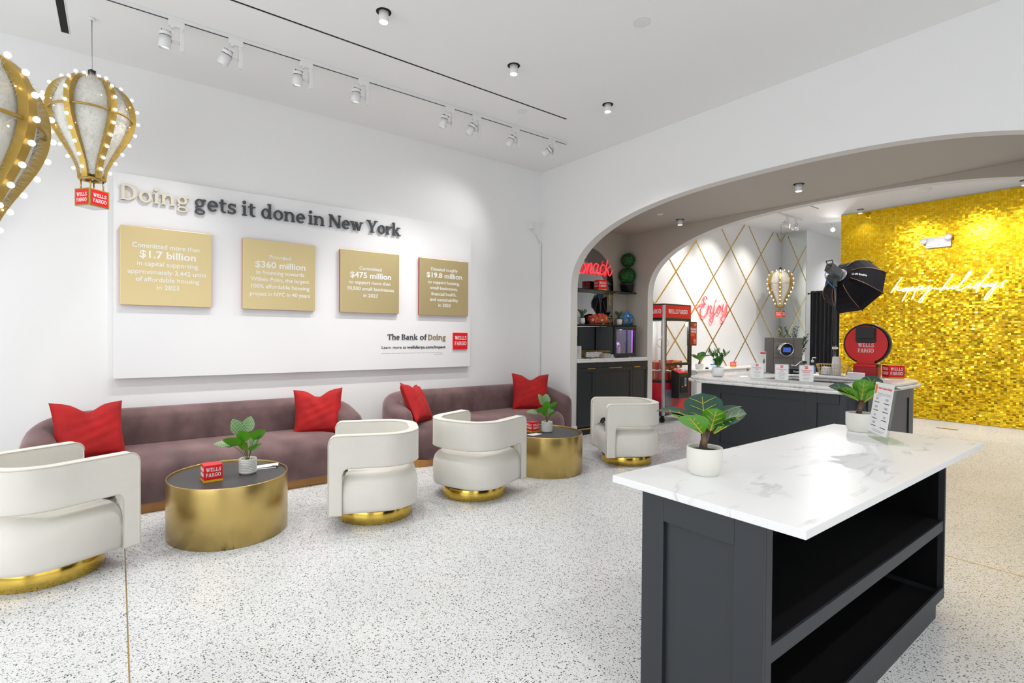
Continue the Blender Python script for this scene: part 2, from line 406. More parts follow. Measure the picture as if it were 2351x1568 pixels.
GL['g']=(.58,[_arc(.26,.32,.215,.19,0,360,.115,.06,32),_r(.38,.435,.55,.51),_arc(.19,.09,.12,.09,110,270,.08,.05),_arc(.27,-.105,.235,.135,0,360,.085,.06,32),_r(.19,0,.34,.05)])
GL['e']=(.55,[_arc(.28,.25,.25,.262,0,318,n=32),_r(.10,.225,.50,.29)])
GL['t']=(.40,[_r(.10,.14,.10+V_,.64),_r(.02,X_-T_,.36,X_),_arc(.275,.15,.175,.16,180,300)])
GL['s']=(.47,[_arc(.23,.365,.19,.147,35,270,.12,.065),_arc(.23,.135,.20,.147,90,-145,.12,.065),_r(.36,.35,.41,.50),_r(.035,0,.085,.15)])
GL['D']=(.74,_stem(.09,0,C_,top='b')+[_arc(.29,.35,.40,.35,-90,90,.14,H_,28),_r(.1,0,.3,H_),_r(.1,C_-H_,.3,C_)])
GL['N']=(.82,_stem(.09,0,C_,top='l',v=.085)+_stem(.64,0,C_,top='b',bot=None,v=.085)+[_d(.07,C_,.565,0,.16)])
GL['w']=(.86,[_d(.07,X_,.21,0,.12),_d(.33,X_,.235,0,.075),_d(.33,X_,.50,0,.12),_d(.69,X_,.535,0,.07),_r(-.01,X_-T_,.25,X_),_r(.62,X_-T_,.84,X_)])
GL['Y']=(.72,[_d(.05,C_,.285,.28,.14),_d(.585,C_,.36,.28,.075),_r(.285,0,.42,.30),_r(.20,0,.50,T_),_r(-.02,C_-T_,.25,C_),_r(.50,C_-T_,.73,C_)])
GL['k']=(.64,_stem(.08,0,A_)+[_d(.42,X_,.17,.20,.10),_d(.22,.29,.46,0,.13),_r(.36,X_-T_,.60,X_),_r(.40,0,.64,T_)])
GL['T']=(.68,_stem(.28,0,C_,top=None)+[_r(.04,C_-.07,.64,C_),_r(.04,C_-.18,.09,C_),_r(.59,C_-.18,.64,C_)])
GL['B']=(.68,_stem(.09,0,C_,top='b')+[_arc(.33,.525,.24,.175,-90,90,.125,.062),_arc(.35,.19,.27,.19,-90,90,.13,.066),_r(.1,0,.36,.066),_r(.1,.318,.36,.38),_r(.1,C_-.062,.34,C_)])
GL['a']=(.56,_stem(.325,0,.33,top=None,bot='r')+[_arc(.26,.33,.19,.18,0,150),_arc(.225,.145,.185,.155,0,360,.11,.06,28)])
GL['f']=(.40,_stem(.11,0,.56,top=None)+[_arc(.30,.56,.19,.20,70,180),_r(.02,X_-T_,.36,X_)])
GL['W']=(1.10,[_d(.07,C_,.255,0,.15),_d(.44,C_,.285,0,.10),_d(.44,C_,.64,0,.15),_d(.89,C_,.68,0,.09),_r(-.02,C_-.07,.30,C_),_r(.38,C_-.07,.64,C_),_r(.80,C_-.07,1.06,C_)])
GL['E']=(.70,_stem(.09,0,C_,top='l',bot='b',v=.14)+[_r(.04,0,.62,.08),_r(.04,C_-.08,.60,C_),_r(.55,0,.62,.20),_r(.53,C_-.2,.60,C_),_r(.2,.31,.44,.385),_r(.40,.25,.46,.45)])
GL['L']=(.66,_stem(.09,0,C_,top='b',v=.14)+[_r(.04,0,.60,.08),_r(.53,0,.60,.22)])
GL['S']=(.62,[_arc(.31,.515,.25,.19,35,270,.14,.08),_arc(.31,.195,.27,.20,90,-145,.14,.08),_r(.49,.49,.55,.70),_r(.04,0,.10,.21)])
GL['F']=(.66,_stem(.09,0,C_,top='l',v=.14)+[_r(.04,C_-.08,.60,C_),_r(.53,C_-.2,.60,C_),_r(.2,.31,.44,.385),_r(.40,.25,.46,.45)])
GL['A']=(.80,[_d(.08,0,.33,C_,.085),_d(.56,0,.33,C_,.15),_r(.22,.20,.60,.27),_r(-.01,0,.27,.075),_r(.47,0,.80,.075)])
GL['R']=(.76,_stem(.09,0,C_,top='b',v=.14)+[_arc(.36,.51,.26,.19,-90,90,.14,.08),_r(.1,.32,.38,.395),_r(.1,C_-.08,.38,C_),_d(.33,.36,.52,0,.15),_r(.52,0,.78,.075)])
GL['G']=(.78,[_arc(.40,.35,.36,.362,40,315,.15,.085,28),_r(.56,.06,.69,.33),_r(.44,.29,.76,.36),_r(.60,.47,.66,.69)])
GL['O']=(.80,[_arc(.40,.35,.37,.362,0,360,.15,.085,40)])
def serif_mb(body, size, frame, depth, width=None, align='l', track=0.0, mb=None):
    mb=mb or MB(); x=0; parts=[]
    for ch in body:
        if ch==' ': x+=.26; continue
        adv,st=GL[ch]
        for _,o,i in st: parts.append(([(p[0]+x,p[1]) for p in o],[(p[0]+x,p[1]) for p in i]))
        x+=adv+track
    xs=[p[0] for o,i in parts for p in o+i]; x0,x1=min(xs),max(xs)
    k=width/(x1-x0) if width else size
    sh = -x0*k if align=='l' else (-(x0+x1)/2*k if align=='c' else -x1*k)
    for pk,(o,i) in enumerate(parts):
        n=len(o); vs=[]
        for z in (-(pk%5)*4e-5,depth+(pk%9)*max(3e-5,depth*.008)):
            vs+=[(p[0]*k+sh,p[1]*size,z) for p in o]+[(p[0]*k+sh,p[1]*size,z) for p in i]
        fs=[]
        for q in range(n-1):
            fs+=[(2*n+q,2*n+q+1,3*n+q+1,3*n+q),(q,q+1,2*n+q+1,2*n+q),(n+q+1,n+q,3*n+q,3*n+q+1)]
        fs+=[(0,2*n,3*n,n),(n-1,2*n-1,4*n-1,3*n-1)]
        mb.add([frame@Vector(p) for p in vs], fs)
    return mb
def serif(body, size, frame, m, name, parent=None, depth=.004, width=None, align='l', track=0.0):
    return build(serif_mb(body,size,frame,depth,width,align,track), name, m, parent)
def wf_logo(frame, w, m, parent, depth=.0015, name='lettering'):     # the two stacked words, w wide, centred on the frame
    mb=MB(); h=w*.27/.7
    serif_mb('WELLS', h, frame@T(0,h*.16,0), depth, w, 'c', mb=mb); serif_mb('FARGO', h, frame@T(0,-h*.86,0), depth, w, 'c', mb=mb)
    return build(mb, name, m, parent)

# ------------------------------------------------------------------ the setting
XL, YA, YB, YG, XD, XN = -6.648, 5.68, 7.59, 12.77, -6.60, -6.42
XR, YF, YE = 3.2, -3.6, 17.0
struct(box('floor', -7,XR+.2,YF-.2,YE+.2,-.12,0, M['terrazzo']))
struct(box('ceiling', -7,XR+.2,YF-.2,YE+.2,H_CEIL,H_CEIL+.12, M['ceil']))
struct(box('ceiling_passage', -6.7,XR,YA+.147,YB,3.489,3.55, M['greige']))
struct(box('wall_left', XL-.2,XL,YF,YA+.147,0,H_CEIL, M['wall']))
def arch_z(x):
    d=min(x+5.925, .135-x)
    if d<=0: return None
    k=1-min(d,3.03)/3.03
    return 2.3+1.16*(1-k**2.5)**.4
def arch_wall(name, y0, th, xl, xr, mfront, mjamb, mback):
    xs=[xl,-5.925]+[-5.925+3.03*(1-math.cos(PI*k/60)) for k in range(1,60)]+[.135,xr]
    f=MB(); j=MB(); b=MB()
    for side,mb,y in ((0,f,y0),(1,b,y0+th)):
        for k in range(len(xs)-1):
            xa,xb=xs[k],xs[k+1]
            za = 0 if k==0 else (2.3 if k==1 else arch_z(xa)); zb = 0 if k==len(xs)-2 else (2.3 if k==len(xs)-3 else arch_z(xb))
            if k==0: zb=0
            if k==len(xs)-2: za=0
            q=[(xa,y,za),(xb,y,zb),(xb,y,H_CEIL),(xa,y,H_CEIL)]
            mb.add(q,[(0,1,2,3)] if side==0 else [(3,2,1,0)])
    pts=[(-5.925,0),(-5.925,2.3)]+[(x,arch_z(x)) for x in xs[2:-2]]+[(.135,2.3),(.135,0)]
    j.add([(x,y0,z) for x,z in pts]+[(x,y0+th,z) for x,z in pts],[(k,k+1,len(pts)+k+1,len(pts)+k) for k in range(len(pts)-1)],True)
    o=struct(build(f,name,mfront)); build(j,'arch_soffit',mjamb,o); build(b,'back_face',mback,o)
arch_wall('wall_arch_front', YA,.147, XL,XR, M['wall'],M['jamb'],M['greige'])
arch_wall('wall_arch_back', YB,.15, -6.7,XR, M['greige'],M['jamb'],M['wall'])
struct(box('wall_niche', XN-.2,XN,YA+.148,YB-.001,0,3.488, M['greige']))
struct(box('wall_diamond', XD-.2,XD,YB+.151,13.97,0,H_CEIL, M['wall']))
struct(box('wall_mirror_side', XD-.2,-5.95,13.97,14.1,0,H_CEIL, M['wall']))
struct(box('wall_alcove', -6.1,-5.95,14.1,YE,0,H_CEIL, M['wall']))
struct(box('wall_alcove_end', -6.1,-3.5,YE,YE+.15,0,H_CEIL, M['wall']))
struct(box('wall_alcove_right', -3.6,-3.45,YG+.19,YE,0,H_CEIL, M['wall']))
struct(box('wall_gold_backing', -4.74,XR,YG+.03,YG+.18,0,H_CEIL, M['wall']))
struct(box('wall_right', XR,XR+.2,YF,YE,0,H_CEIL, M['wall']))
struct(box('wall_front', -7,XR+.2,YF-.2,YF,0,H_CEIL, M['wall']))
def skirting(name, pts, m):
    mb=MB()
    for x0,x1,y0,y1 in pts: mb.box(x0,x1,y0,y1,0,.17); mb.box(x0-.004 if x1-x0<.1 else x0, x1+.004 if x1-x0<.1 else x1, y0-.004 if y1-y0<.1 else y0, y1, 0,.03)
    return struct(build(mb,name,m,bev=.004))
skirting('baseboard_left',[(XL,XL+.018,YF,YA-.02)],M['white_plastic'])
skirting('baseboard_arch',[(XL,-5.905,YA-.018,YA),(-5.925,-5.905,YA,YA+.147)],M['white_plastic'])
struct(box('trim_1', -5.3,3.0,.040,.046,0,.0016, M['brass']))
struct(box('trim_2', -5.3,3.0,4.86,4.866,0,.0016, M['brass']))
# unseen shop windows behind the camera: frames on the solid wall, fill panel inside
for n,(x0,x1) in enumerate(((-5.6,-2.6),(-2.4,.6))):
    fr=MB()
    for a,b,c,d in ((x0,x1,.3,.38),(x0,x1,3.6,3.68),(x0,x0+.08,.3,3.68),(x1-.08,x1,.3,3.68)): fr.box(a,b,YF,YF+.06,c,d)
    w=struct(build(fr,'window_%d'%(n+1),M['black']))
    box('window_pane',x0+.08,x1-.08,YF+.02,YF+.03,.38,3.6,M['glass'],w)

for n,(y0,y1) in enumerate(((-2.2,.9),(1.1,4.2))):  # windows added on the right wall to account for the side fill panel
    fr=MB()
    for a,b,c,d in ((y0,y1,.3,.38),(y0,y1,3.6,3.68),(y0,y0+.08,.3,3.68),(y1-.08,y1,.3,3.68)): fr.box(XR-.06,XR,a,b,c,d)
    w=struct(build(fr,'window_%d'%(n+3),M['black']))
    box('window_pane',XR-.03,XR-.02,y0+.08,y1-.08,.38,3.6,M['glass'],w)

# ------------------------------------------------------------------ ceiling fittings
rail=thing('track_rail','long white lighting track on the ceiling along the left wall','track rail',(-5.385,2.6,H_CEIL))
box('rail',-.018,.018,-2.8,2.46,-.032,0,M['white_metal'],rail,.003); box('slot',-.007,.007,-2.8,2.44,-.034,-.0315,M['black'],rail)
TW=['leftmost white track spotlight, hanging straight down','second white track spotlight from the left, head tilted','third white track spotlight from the left, with dark fins','fourth white track spotlight from the left, hanging straight down',
    'fifth white track spotlight from the left, slightly tilted','sixth white track spotlight from the left, tilted head','seventh white track spotlight from the left, beside the last','rightmost white track spotlight, head turned far to the wall']
def track_head(x,y,z,tilt,label,group,first=None):
    t=thing('track_spotlight',label,'spotlight',(x,y,z),0,group)
    a=MB().box(-.016,.016,-.09,.03,-.055,-.001); a.cyl((0,-.055),.018,-.072,-.05,16); a.box(-.014,.014,-.006,.022,-.10,-.05)
    build(a,'adapter',M['white_plastic'],t,.003)
    box('driver_box',-.026,.026,-.006,.03,-.255,-.095,M['white_metal'],t,.004)
    h=MB(); R=T(0,-.112,-.185)@Matrix.Rotation(math.radians(tilt),4,Vector((-.66,.75,0))); h.xf=R
    h.lathe([(.0,.062),(.044,.062),(.046,.060),(.046,.030),(.043,.030),(.043,.024),(.046,.024),(.046,-.072),(.042,-.074),(.040,-.056),(0,-.056)],28)
    head=build(h,'lamp_head',M['white_metal'],t)
    g=MB(); g.xf=R; g.lathe([(.0445,.023),(.0445,.031)],28)
    for q in range(7): g.box(-.036,.036,-.034+q*.0112,-.030+q*.0112,.058,.070)
    build(g,'cooling_fin',M['black'],head)
    l=MB(); l.xf=R; l.cyl((0,0),.039,-.0575,-.0562,24); build(l,'lens',M['lens'],head)
    p=MB(); p.tube([(0,-.066,-.185),(0,-.005,-.185)],.012,10); build(p,'pivot',M['white_metal'],t)
for k,(y,tilt) in enumerate(((.44,5),(.90,27),(1.53,4),(2.12,4),(3.18,16),(3.56,27),(4.17,24),(4.80,52))):
    track_head(-5.385,y,H_CEIL-.03,tilt,TW[k],'track spotlights over the seating')
    d=Matrix.Rotation(math.radians(tilt),3,Vector((-.66,.75,0)))@Vector((0,0,-1))
    L=light('track_beam','SPOT',Vector((-5.385,y-.112,H_CEIL-.215))+d*.085,24 if tilt>40 else (44 if tilt>10 else 42),(1,.98,.95),None,spot_size=math.radians(78),spot_blend=.9,shadow_soft_size=.05)
    L.rotation_euler=d.to_track_quat('-Z','Y').to_euler()
def slot(name,label,x0,x1,y0,y1,z=H_CEIL):
    t=thing(name,label,'air slot',((x0+x1)/2,(y0+y1)/2,z)); dx,dy=(x1-x0)/2,(y1-y0)/2
    box('slot',-dx,dx,-dy,dy,-.002,.0,M['black_matte'],t); e=.006
    f=MB().box(-dx-e,dx+e,-dy-e,-dy,-.004,0).box(-dx-e,dx+e,dy,dy+e,-.004,0).box(-dx-e,-dx,-dy,dy,-.004,0).box(dx,dx+e,-dy,dy,-.004,0)
    build(f,'frame',M['white_plastic'],t)
slot('linear_air_slot','long thin black air slot running along the ceiling',-4.822,-4.797,-2.5,4.51)
slot('short_air_slot','short black air slot in the ceiling above the balloons',-6.28,-4.9,-.405,-.35)
slot('linear_air_slot','short black air slot in the ceiling of the gold room',-4.815,-4.795,9.6,11.79)
def downlight(x,y,z,label,power,group,hole=.064):
    t=thing('downlight',label,'downlight',(x,y,z),0,group)
    h=MB(); h.cyl((0,0),hole,-.002,-.0005,32); build(h,'recess',M['black_matte'],t)
    c=MB(); c.lathe([(0,-.0025),(.041,-.0025),(.041,-.085),(.038,-.088),(.036,-.086),(0,-.086)],28); b=build(c,'body',M['white_metal'],t)
    l=MB(); l.cyl((0,0),.035,-.0885,-.0865,24); build(l,'lens',M['lamp'],b)
    light('downlight_beam','SPOT',(x,y,z-.10),power,(1,.985,.965),(x,y,0),spot_size=math.radians(118),spot_blend=.8,shadow_soft_size=.04)
G1='ceiling downlights of the front room'
downlight(-4.19,1.80,H_CEIL,'white ceiling downlight nearest the camera, left of the others',62,G1)
downlight(-4.20,3.20,H_CEIL,'middle one of the three white ceiling downlights',62,G1)
downlight(-4.21,4.61,H_CEIL,'farthest white ceiling downlight, nearest the arch wall',55,G1)
for x,y in ((-4.19,-1.2),(-1.2,-1.2),(1.0,1.0),(1.0,3.8),(1.2,-1.2)): light('downlight_beam','SPOT',(x,y,H_CEIL-.05),66,(1,.985,.965),(x,y,0),spot_size=math.radians(118),spot_blend=.8,shadow_soft_size=.05)  # unseen spots without fittings, added for more light from the ceiling
G2='downlights in the passage ceiling'
downlight(-2.94,6.66,3.489,'white downlight in the taupe passage ceiling, right one',34,G2)
downlight(-5.00,7.20,3.489,'white downlight in the taupe passage ceiling near the snack niche',18,G2)
downlight(-4.28,12.55,H_CEIL,'white downlight just in front of the gold wall top edge',40,'downlights of the gold room')
downlight(-1.76,12.40,H_CEIL,'downlight at the right edge above the gold wall',40,'downlights of the gold room')
def disc(name,label,cat,x,y,z,r,h,m):
    mb=MB(); mb.lathe([(0,-h),(r*.55,-h),(r*.9,-h*.55),(r,-.004),(r,0)],32); o=build(mb,name,m); o.location=(x,y,z); tag(o,label,cat)
disc('sprinkler_cover','large flat round white cover plate on the ceiling','cover plate',-2.93,3.63,H_CEIL,.075,.004,M['white_plastic'])
disc('sprinkler_cover','small flat round white cover plate near the track lights','cover plate',-4.98,3.93,H_CEIL,.06,.004,M['white_plastic'])
disc('sprinkler_cover','small white disc on the taupe passage ceiling','cover plate',-4.98,6.65,3.489,.045,.012,M['white_plastic'])
disc('smoke_detector','round cream smoke detector on the gold room ceiling','smoke detector',-2.99,11.73,H_CEIL,.12,.06,M['white_plastic'])
# camera on the left wall near the corner, with its cable cover
t=thing('wall_sensor','small white box on the left wall near the corner with a thin lead','sensor',(XL,5.44,3.41))
box('housing',.0,.09,-.045,.045,-.05,.06,M['white_plastic'],t,.006); box('bracket',-.001,.03,-.02,.02,-.03,.03,M['white_plastic'],t)
m_=MB(); m_.tube([(.03,.02,-.04),(.02,.12,-.14),(.012,.200,-.255)],.007,8); build(m_,'lead',M['white_plastic'],t)
t=thing('cable_cover','thin white cable cover running down the room corner','cable cover',(XL,5.655,.85))
box('cover',.0,.016,-.012,.012,0,1.27,M['white_plastic'],t,.003); box('cover',.0,.016,-.012,.012,1.275,2.31,M['white_plastic'],t,.003)

# ------------------------------------------------------------------ message board on the left wall
XP=-6.575
t=thing('display_board','big white wall board with the raised headline about doing in New York','sign board',(XL,2.1,1.13))
O=T(-XL,-2.1,-1.13)
def P_(x,y,z): return O@T(x,y,z)@FR_L
box('board',.001,XP-XL,-2.13,2.128,0,2.085,M['panel'],t,.004)
for body,y0,y1,m in (('Doing',.022,.613,'goldtext'),('gets',.665,1.066,'charcoal'),('it',1.124,1.266,'charcoal'),('done',1.327,1.817,'charcoal'),('in',1.855,2.048,'charcoal'),('New',2.103,2.546,'charcoal'),('York',2.594,3.075,'charcoal')):
    serif(body,.224,P_(XP+.012,y0,2.943),M[m],'headline_lettering',t,.022,width=y1-y0)
[serif(b_,.104,P_(XP,y_,1.532),M['charcoal'],'slogan_lettering',t,.008,width=w_) for b_,y_,w_ in (('The',2.902,.175),('Bank',3.107,.245),('of',3.385,.106))]
serif('Doing',.104,P_(XP,3.515,1.532),M['goldtext_dark'],'slogan_lettering',t,.008,width=.287)
sans('Learn more at',.056,P_(XP,2.815,1.410),M['ink_dark'],'address_lettering',t,'LEFT',.004,0,.356)
sans('wellsfargo.com/impact',.056,P_(XP,3.191,1.410),M['ink_dark'],'address_lettering',t,'LEFT',.004,.0011,.609)
fp=MB()
for y0,y1,z in ((2.82,3.79,1.341),(3.62,3.79,1.318)):
    y=y0
    while y<y1-.03:
        w=rnd.uniform(.015,.05); q=Vector((XP-XL+.0005,y-2.1,z-1.13)); fp.add([q,q+Vector((0,w,0)),q+Vector((0,w,.008)),q+Vector((0,0,.008))],[(0,1,2,3)]); y+=w+.009
build(fp,'fine_print',M['ink'],t)
lg=box('logo_panel',XP-XL,XP-XL+.022,3.92-2.1,4.165-2.1,1.390-1.13,1.635-1.13,M['red'],t,.002)
wf_logo(P_(XP+.022,4.0425,1.520),.20,M['white_ink'],lg,.002)
PL=[(.022,[('Committed more than',.118,.707,2.475,0,.068),('$1.7 billion',.178,.672,2.374,1,.105),('in capital supporting',.157,.692,2.292,0,.066),('approximately 3,442 units',.081,.771,2.207,0,.066),('of affordable housing',.148,.705,2.130,0,.066),('in 2023',.324,.521,2.049,0,.066)],'brass wall plaque reading $1.7 billion, leftmost of four'),
    (1.130,[('Provided',1.41,1.643,2.475,0,.062),('$360 million',1.257,1.813,2.368,1,.102),('in financing towards',1.268,1.798,2.290,0,.064),('Willets Point, the largest',1.215,1.861,2.210,0,.064),('100% affordable housing',1.207,1.85,2.128,0,.064),('project in NYC in 40 years',1.203,1.866,2.040,0,.064)],'brass wall plaque reading $360 million, second from the left'),
    (2.243,[('Committed',2.487,2.79,2.437,0,.062),('$475 million',2.367,2.925,2.335,1,.102),('to support more than',2.357,2.92,2.254,0,.064),('10,500 small businesses',2.325,2.956,2.173,0,.064),('in 2023',2.541,2.737,2.087,0,.064)],'brass wall plaque reading $475 million, third from the left'),
    (3.355,[('Donated roughly',3.528,3.966,2.517,0,.062),('$19.8 million',3.459,4.043,2.419,1,.098),('to support housing,',3.488,4.001,2.331,0,.064),('small businesses,',3.519,3.968,2.250,0,.064),('financial health,',3.536,3.95,2.165,0,.064),('and sustainability',3.518,3.981,2.085,0,.064),('in 2023',3.65,3.849,2.007,0,.064)],'brass wall plaque reading $19.8 million, rightmost of four')]
for y0,lines,label in PL:
    t=thing('plaque',label,'plaque',(XP+.0005,y0+.401,2.284),0,'brass plaques on the wall board')
    fc=box('face_plate',.035,.045,-.401,.401,-.401,.401,M['plate'],t,.002); box('backing',0,.035,-.399,.399,-.399,.399,M['red_side'],t)
    for body,ya,yb,z,bold,sz in lines:
        sans(body,sz,T(.045,ya-y0-.401,z-2.284)@FR_L,M['plate_text'],'lettering_line',fc,'LEFT',.003,.0022 if bold else .0008,yb-ya)

# ------------------------------------------------------------------ sofas
def u_path(hw, yb, yf, rc, n=12):
    pts=[(hw,yf)]
    k=6
    for i in range(1,k): pts.append((hw,yf+(yb+rc-yf)*i/k))
    for i in range(n+1): a=i*PI/2/n; pts.append((hw-rc+rc*math.cos(a), yb+rc-rc*math.sin(a)))
    for i in range(1,14): pts.append((hw-rc-(2*hw-2*rc)*i/14, yb))
    for i in range(n+1): a=PI/2+i*PI/2/n; pts.append((-hw+rc+rc*math.cos(a), yb+rc-rc*math.sin(a)))
    for i in range(1,k): pts.append((-hw,yb+rc+(yf-yb-rc)*i/k))
    pts.append((-hw,yf)); return pts
def make_sofa(label):
    t=thing('sofa',label,'sofa',(0,0,0),0,'curved mauve velvet sofas along the left wall')
    hw,L=1.335,2.9
    build(MB().prism(rrect(-1.405,1.405,.06,.965,[.22,.30,.30,.22]),0.0,.085),'plinth',M['wood'],t,.004)
    mb=MB(); P=u_path(hw,.11,.87,.42); n=len(P); prof_n=20; rows=[]
    for i,(x,y) in enumerate(P):
        a=Vector(P[min(i+1,n-1)])-Vector(P[max(i-1,0)]); a.normalize(); nr=Vector((-a.y,a.x))
        s=max(0,min(1,(y-.11)/.76)); top=.845-.145*(s*s*(3-2*s))
        e=min(i,n-1-i); th=.115; cap=1.0
        if e<3: cap=(.45,.80,.96)[e]
        row=[]
        for k in range(prof_n):
            q=k/(prof_n-1); ang=PI*q
            # outer side up, rounded top, inner side down
            if q<.3: u,z=1.0,.085+(top-.10-.085)*(q/.3)
            elif q>.7: u,z=-1.0,top-.10-(top-.10-.085)*((q-.7)/.3)
            else:
                b=(q-.3)/.4*PI; u,z=math.cos(b),top-.10+.10*math.sin(b)
            bulge=1+.12*math.sin(PI*min(1,(z-.085)/(top-.085)))
            row.append((x+nr.x*u*th*cap*bulge*-1, y+nr.y*u*th*cap*bulge*-1, z if cap>.99 else .085+(z-.085)*(1-(1-cap)*.10)))
        rows.append(row)
    vs=[p for r in rows for p in r]; fs=[]
    for i in range(n-1):
        for k in range(prof_n-1): fs.append((i*prof_n+k,(i+1)*prof_n+k,(i+1)*prof_n+k+1,i*prof_n+k+1))
    fs.append(tuple(range(prof_n))); fs.append(tuple((n-1)*prof_n+k for k in reversed(range(prof_n))))
    mb.add(vs,fs,True); build(mb,'backrest',M['velvet'],t)
    st=MB().pad(rrect(-1.28,1.28,-.02,1.005,[.05,.30,.30,.05],10),[(.087,.02),(.10,0),(.30,-.004),(.37,.006),(.42,.030),(.453,.07),(.474,.125),(.487,.20),(.492,.27)])
    build(st,'seat',M['velvet'],t); return t
sofa=make_sofa('mauve velvet curved sofa at left, behind the first drum table')
sofa.location=(-6.56,.805,0); sofa.rotation_euler=(0,0,-PI/2)
dup(sofa,(-6.56,4.105,0),-PI/2,'mauve velvet curved sofa nearest the arch wall')

def pillow(label, loc, rot, s=.46):
    n=26; mb=MB(); idx={}
    for side in (1,-1):
        for i in range(n+1):
            for j in range(n+1):
                u=-1+2*i/n; v=-1+2*j/n
                if side==-1 and (i in(0,n) or j in(0,n)): idx[(side,i,j)]=idx[(1,i,j)]; continue
                px=s*.5*u*(1-.09*(1-v*v)**1.0); py=s*.5*v*(1-.09*(1-u*u))
                if v>-.2: py-=.075*math.exp(-(u/.34)**2)*((v+.2)/1.2)**2
                th=.085*((1-u**4)*(1-v**4))**.55
                th*=1-.45*math.exp(-(u/.22)**2)*max(0,v)**2
                th+=.004*math.sin(9*u+5*v)*(1-u*u)*(1-v*v)+.003*math.sin(17*v-7*u)*(1-u*u)*(1-v*v)
                if abs(u)>.90 or abs(v)>.90: th*=.35
                idx[(side,i,j)]=len(mb.v); mb.v.append((px,side*th,py))
    for side in (1,-1):
        for i in range(n):
            for j in range(n):
                q=[idx[(side,i,j)],idx[(side,i+1,j)],idx[(side,i+1,j+1)],idx[(side,i,j+1)]]
                mb.f.append(tuple(q if side==-1 else q[::-1])); mb.sm.append(True)
    o=build(mb,'cushion',M['red_velvet']); o.location=loc; o.rotation_euler=rot; tag(o,label,'cushion','red velvet cushions on the sofas'); return o
# local x across, local y thickness, local z up
def pil(label, x,y,z, rz, tilt, roll, s=.47): return pillow(label,(x,y,z),(tilt,roll,rz),s)
pil('red velvet cushion at the left end of the left sofa',-6.02,-.20,.705,math.radians(112),-.35,.06,.555)
pil('red velvet cushion at the right end of the left sofa',-6.10,1.845,.700,math.radians(66),-.28,-.04,.545)
pil('red velvet cushion propped at the left arm of the far sofa',-5.98,3.04,.730,math.radians(130),-.48,.14,.55)
pil('red velvet cushion at the right arm of the far sofa',-6.10,5.02,.735,math.radians(62),-.26,.03,.58)

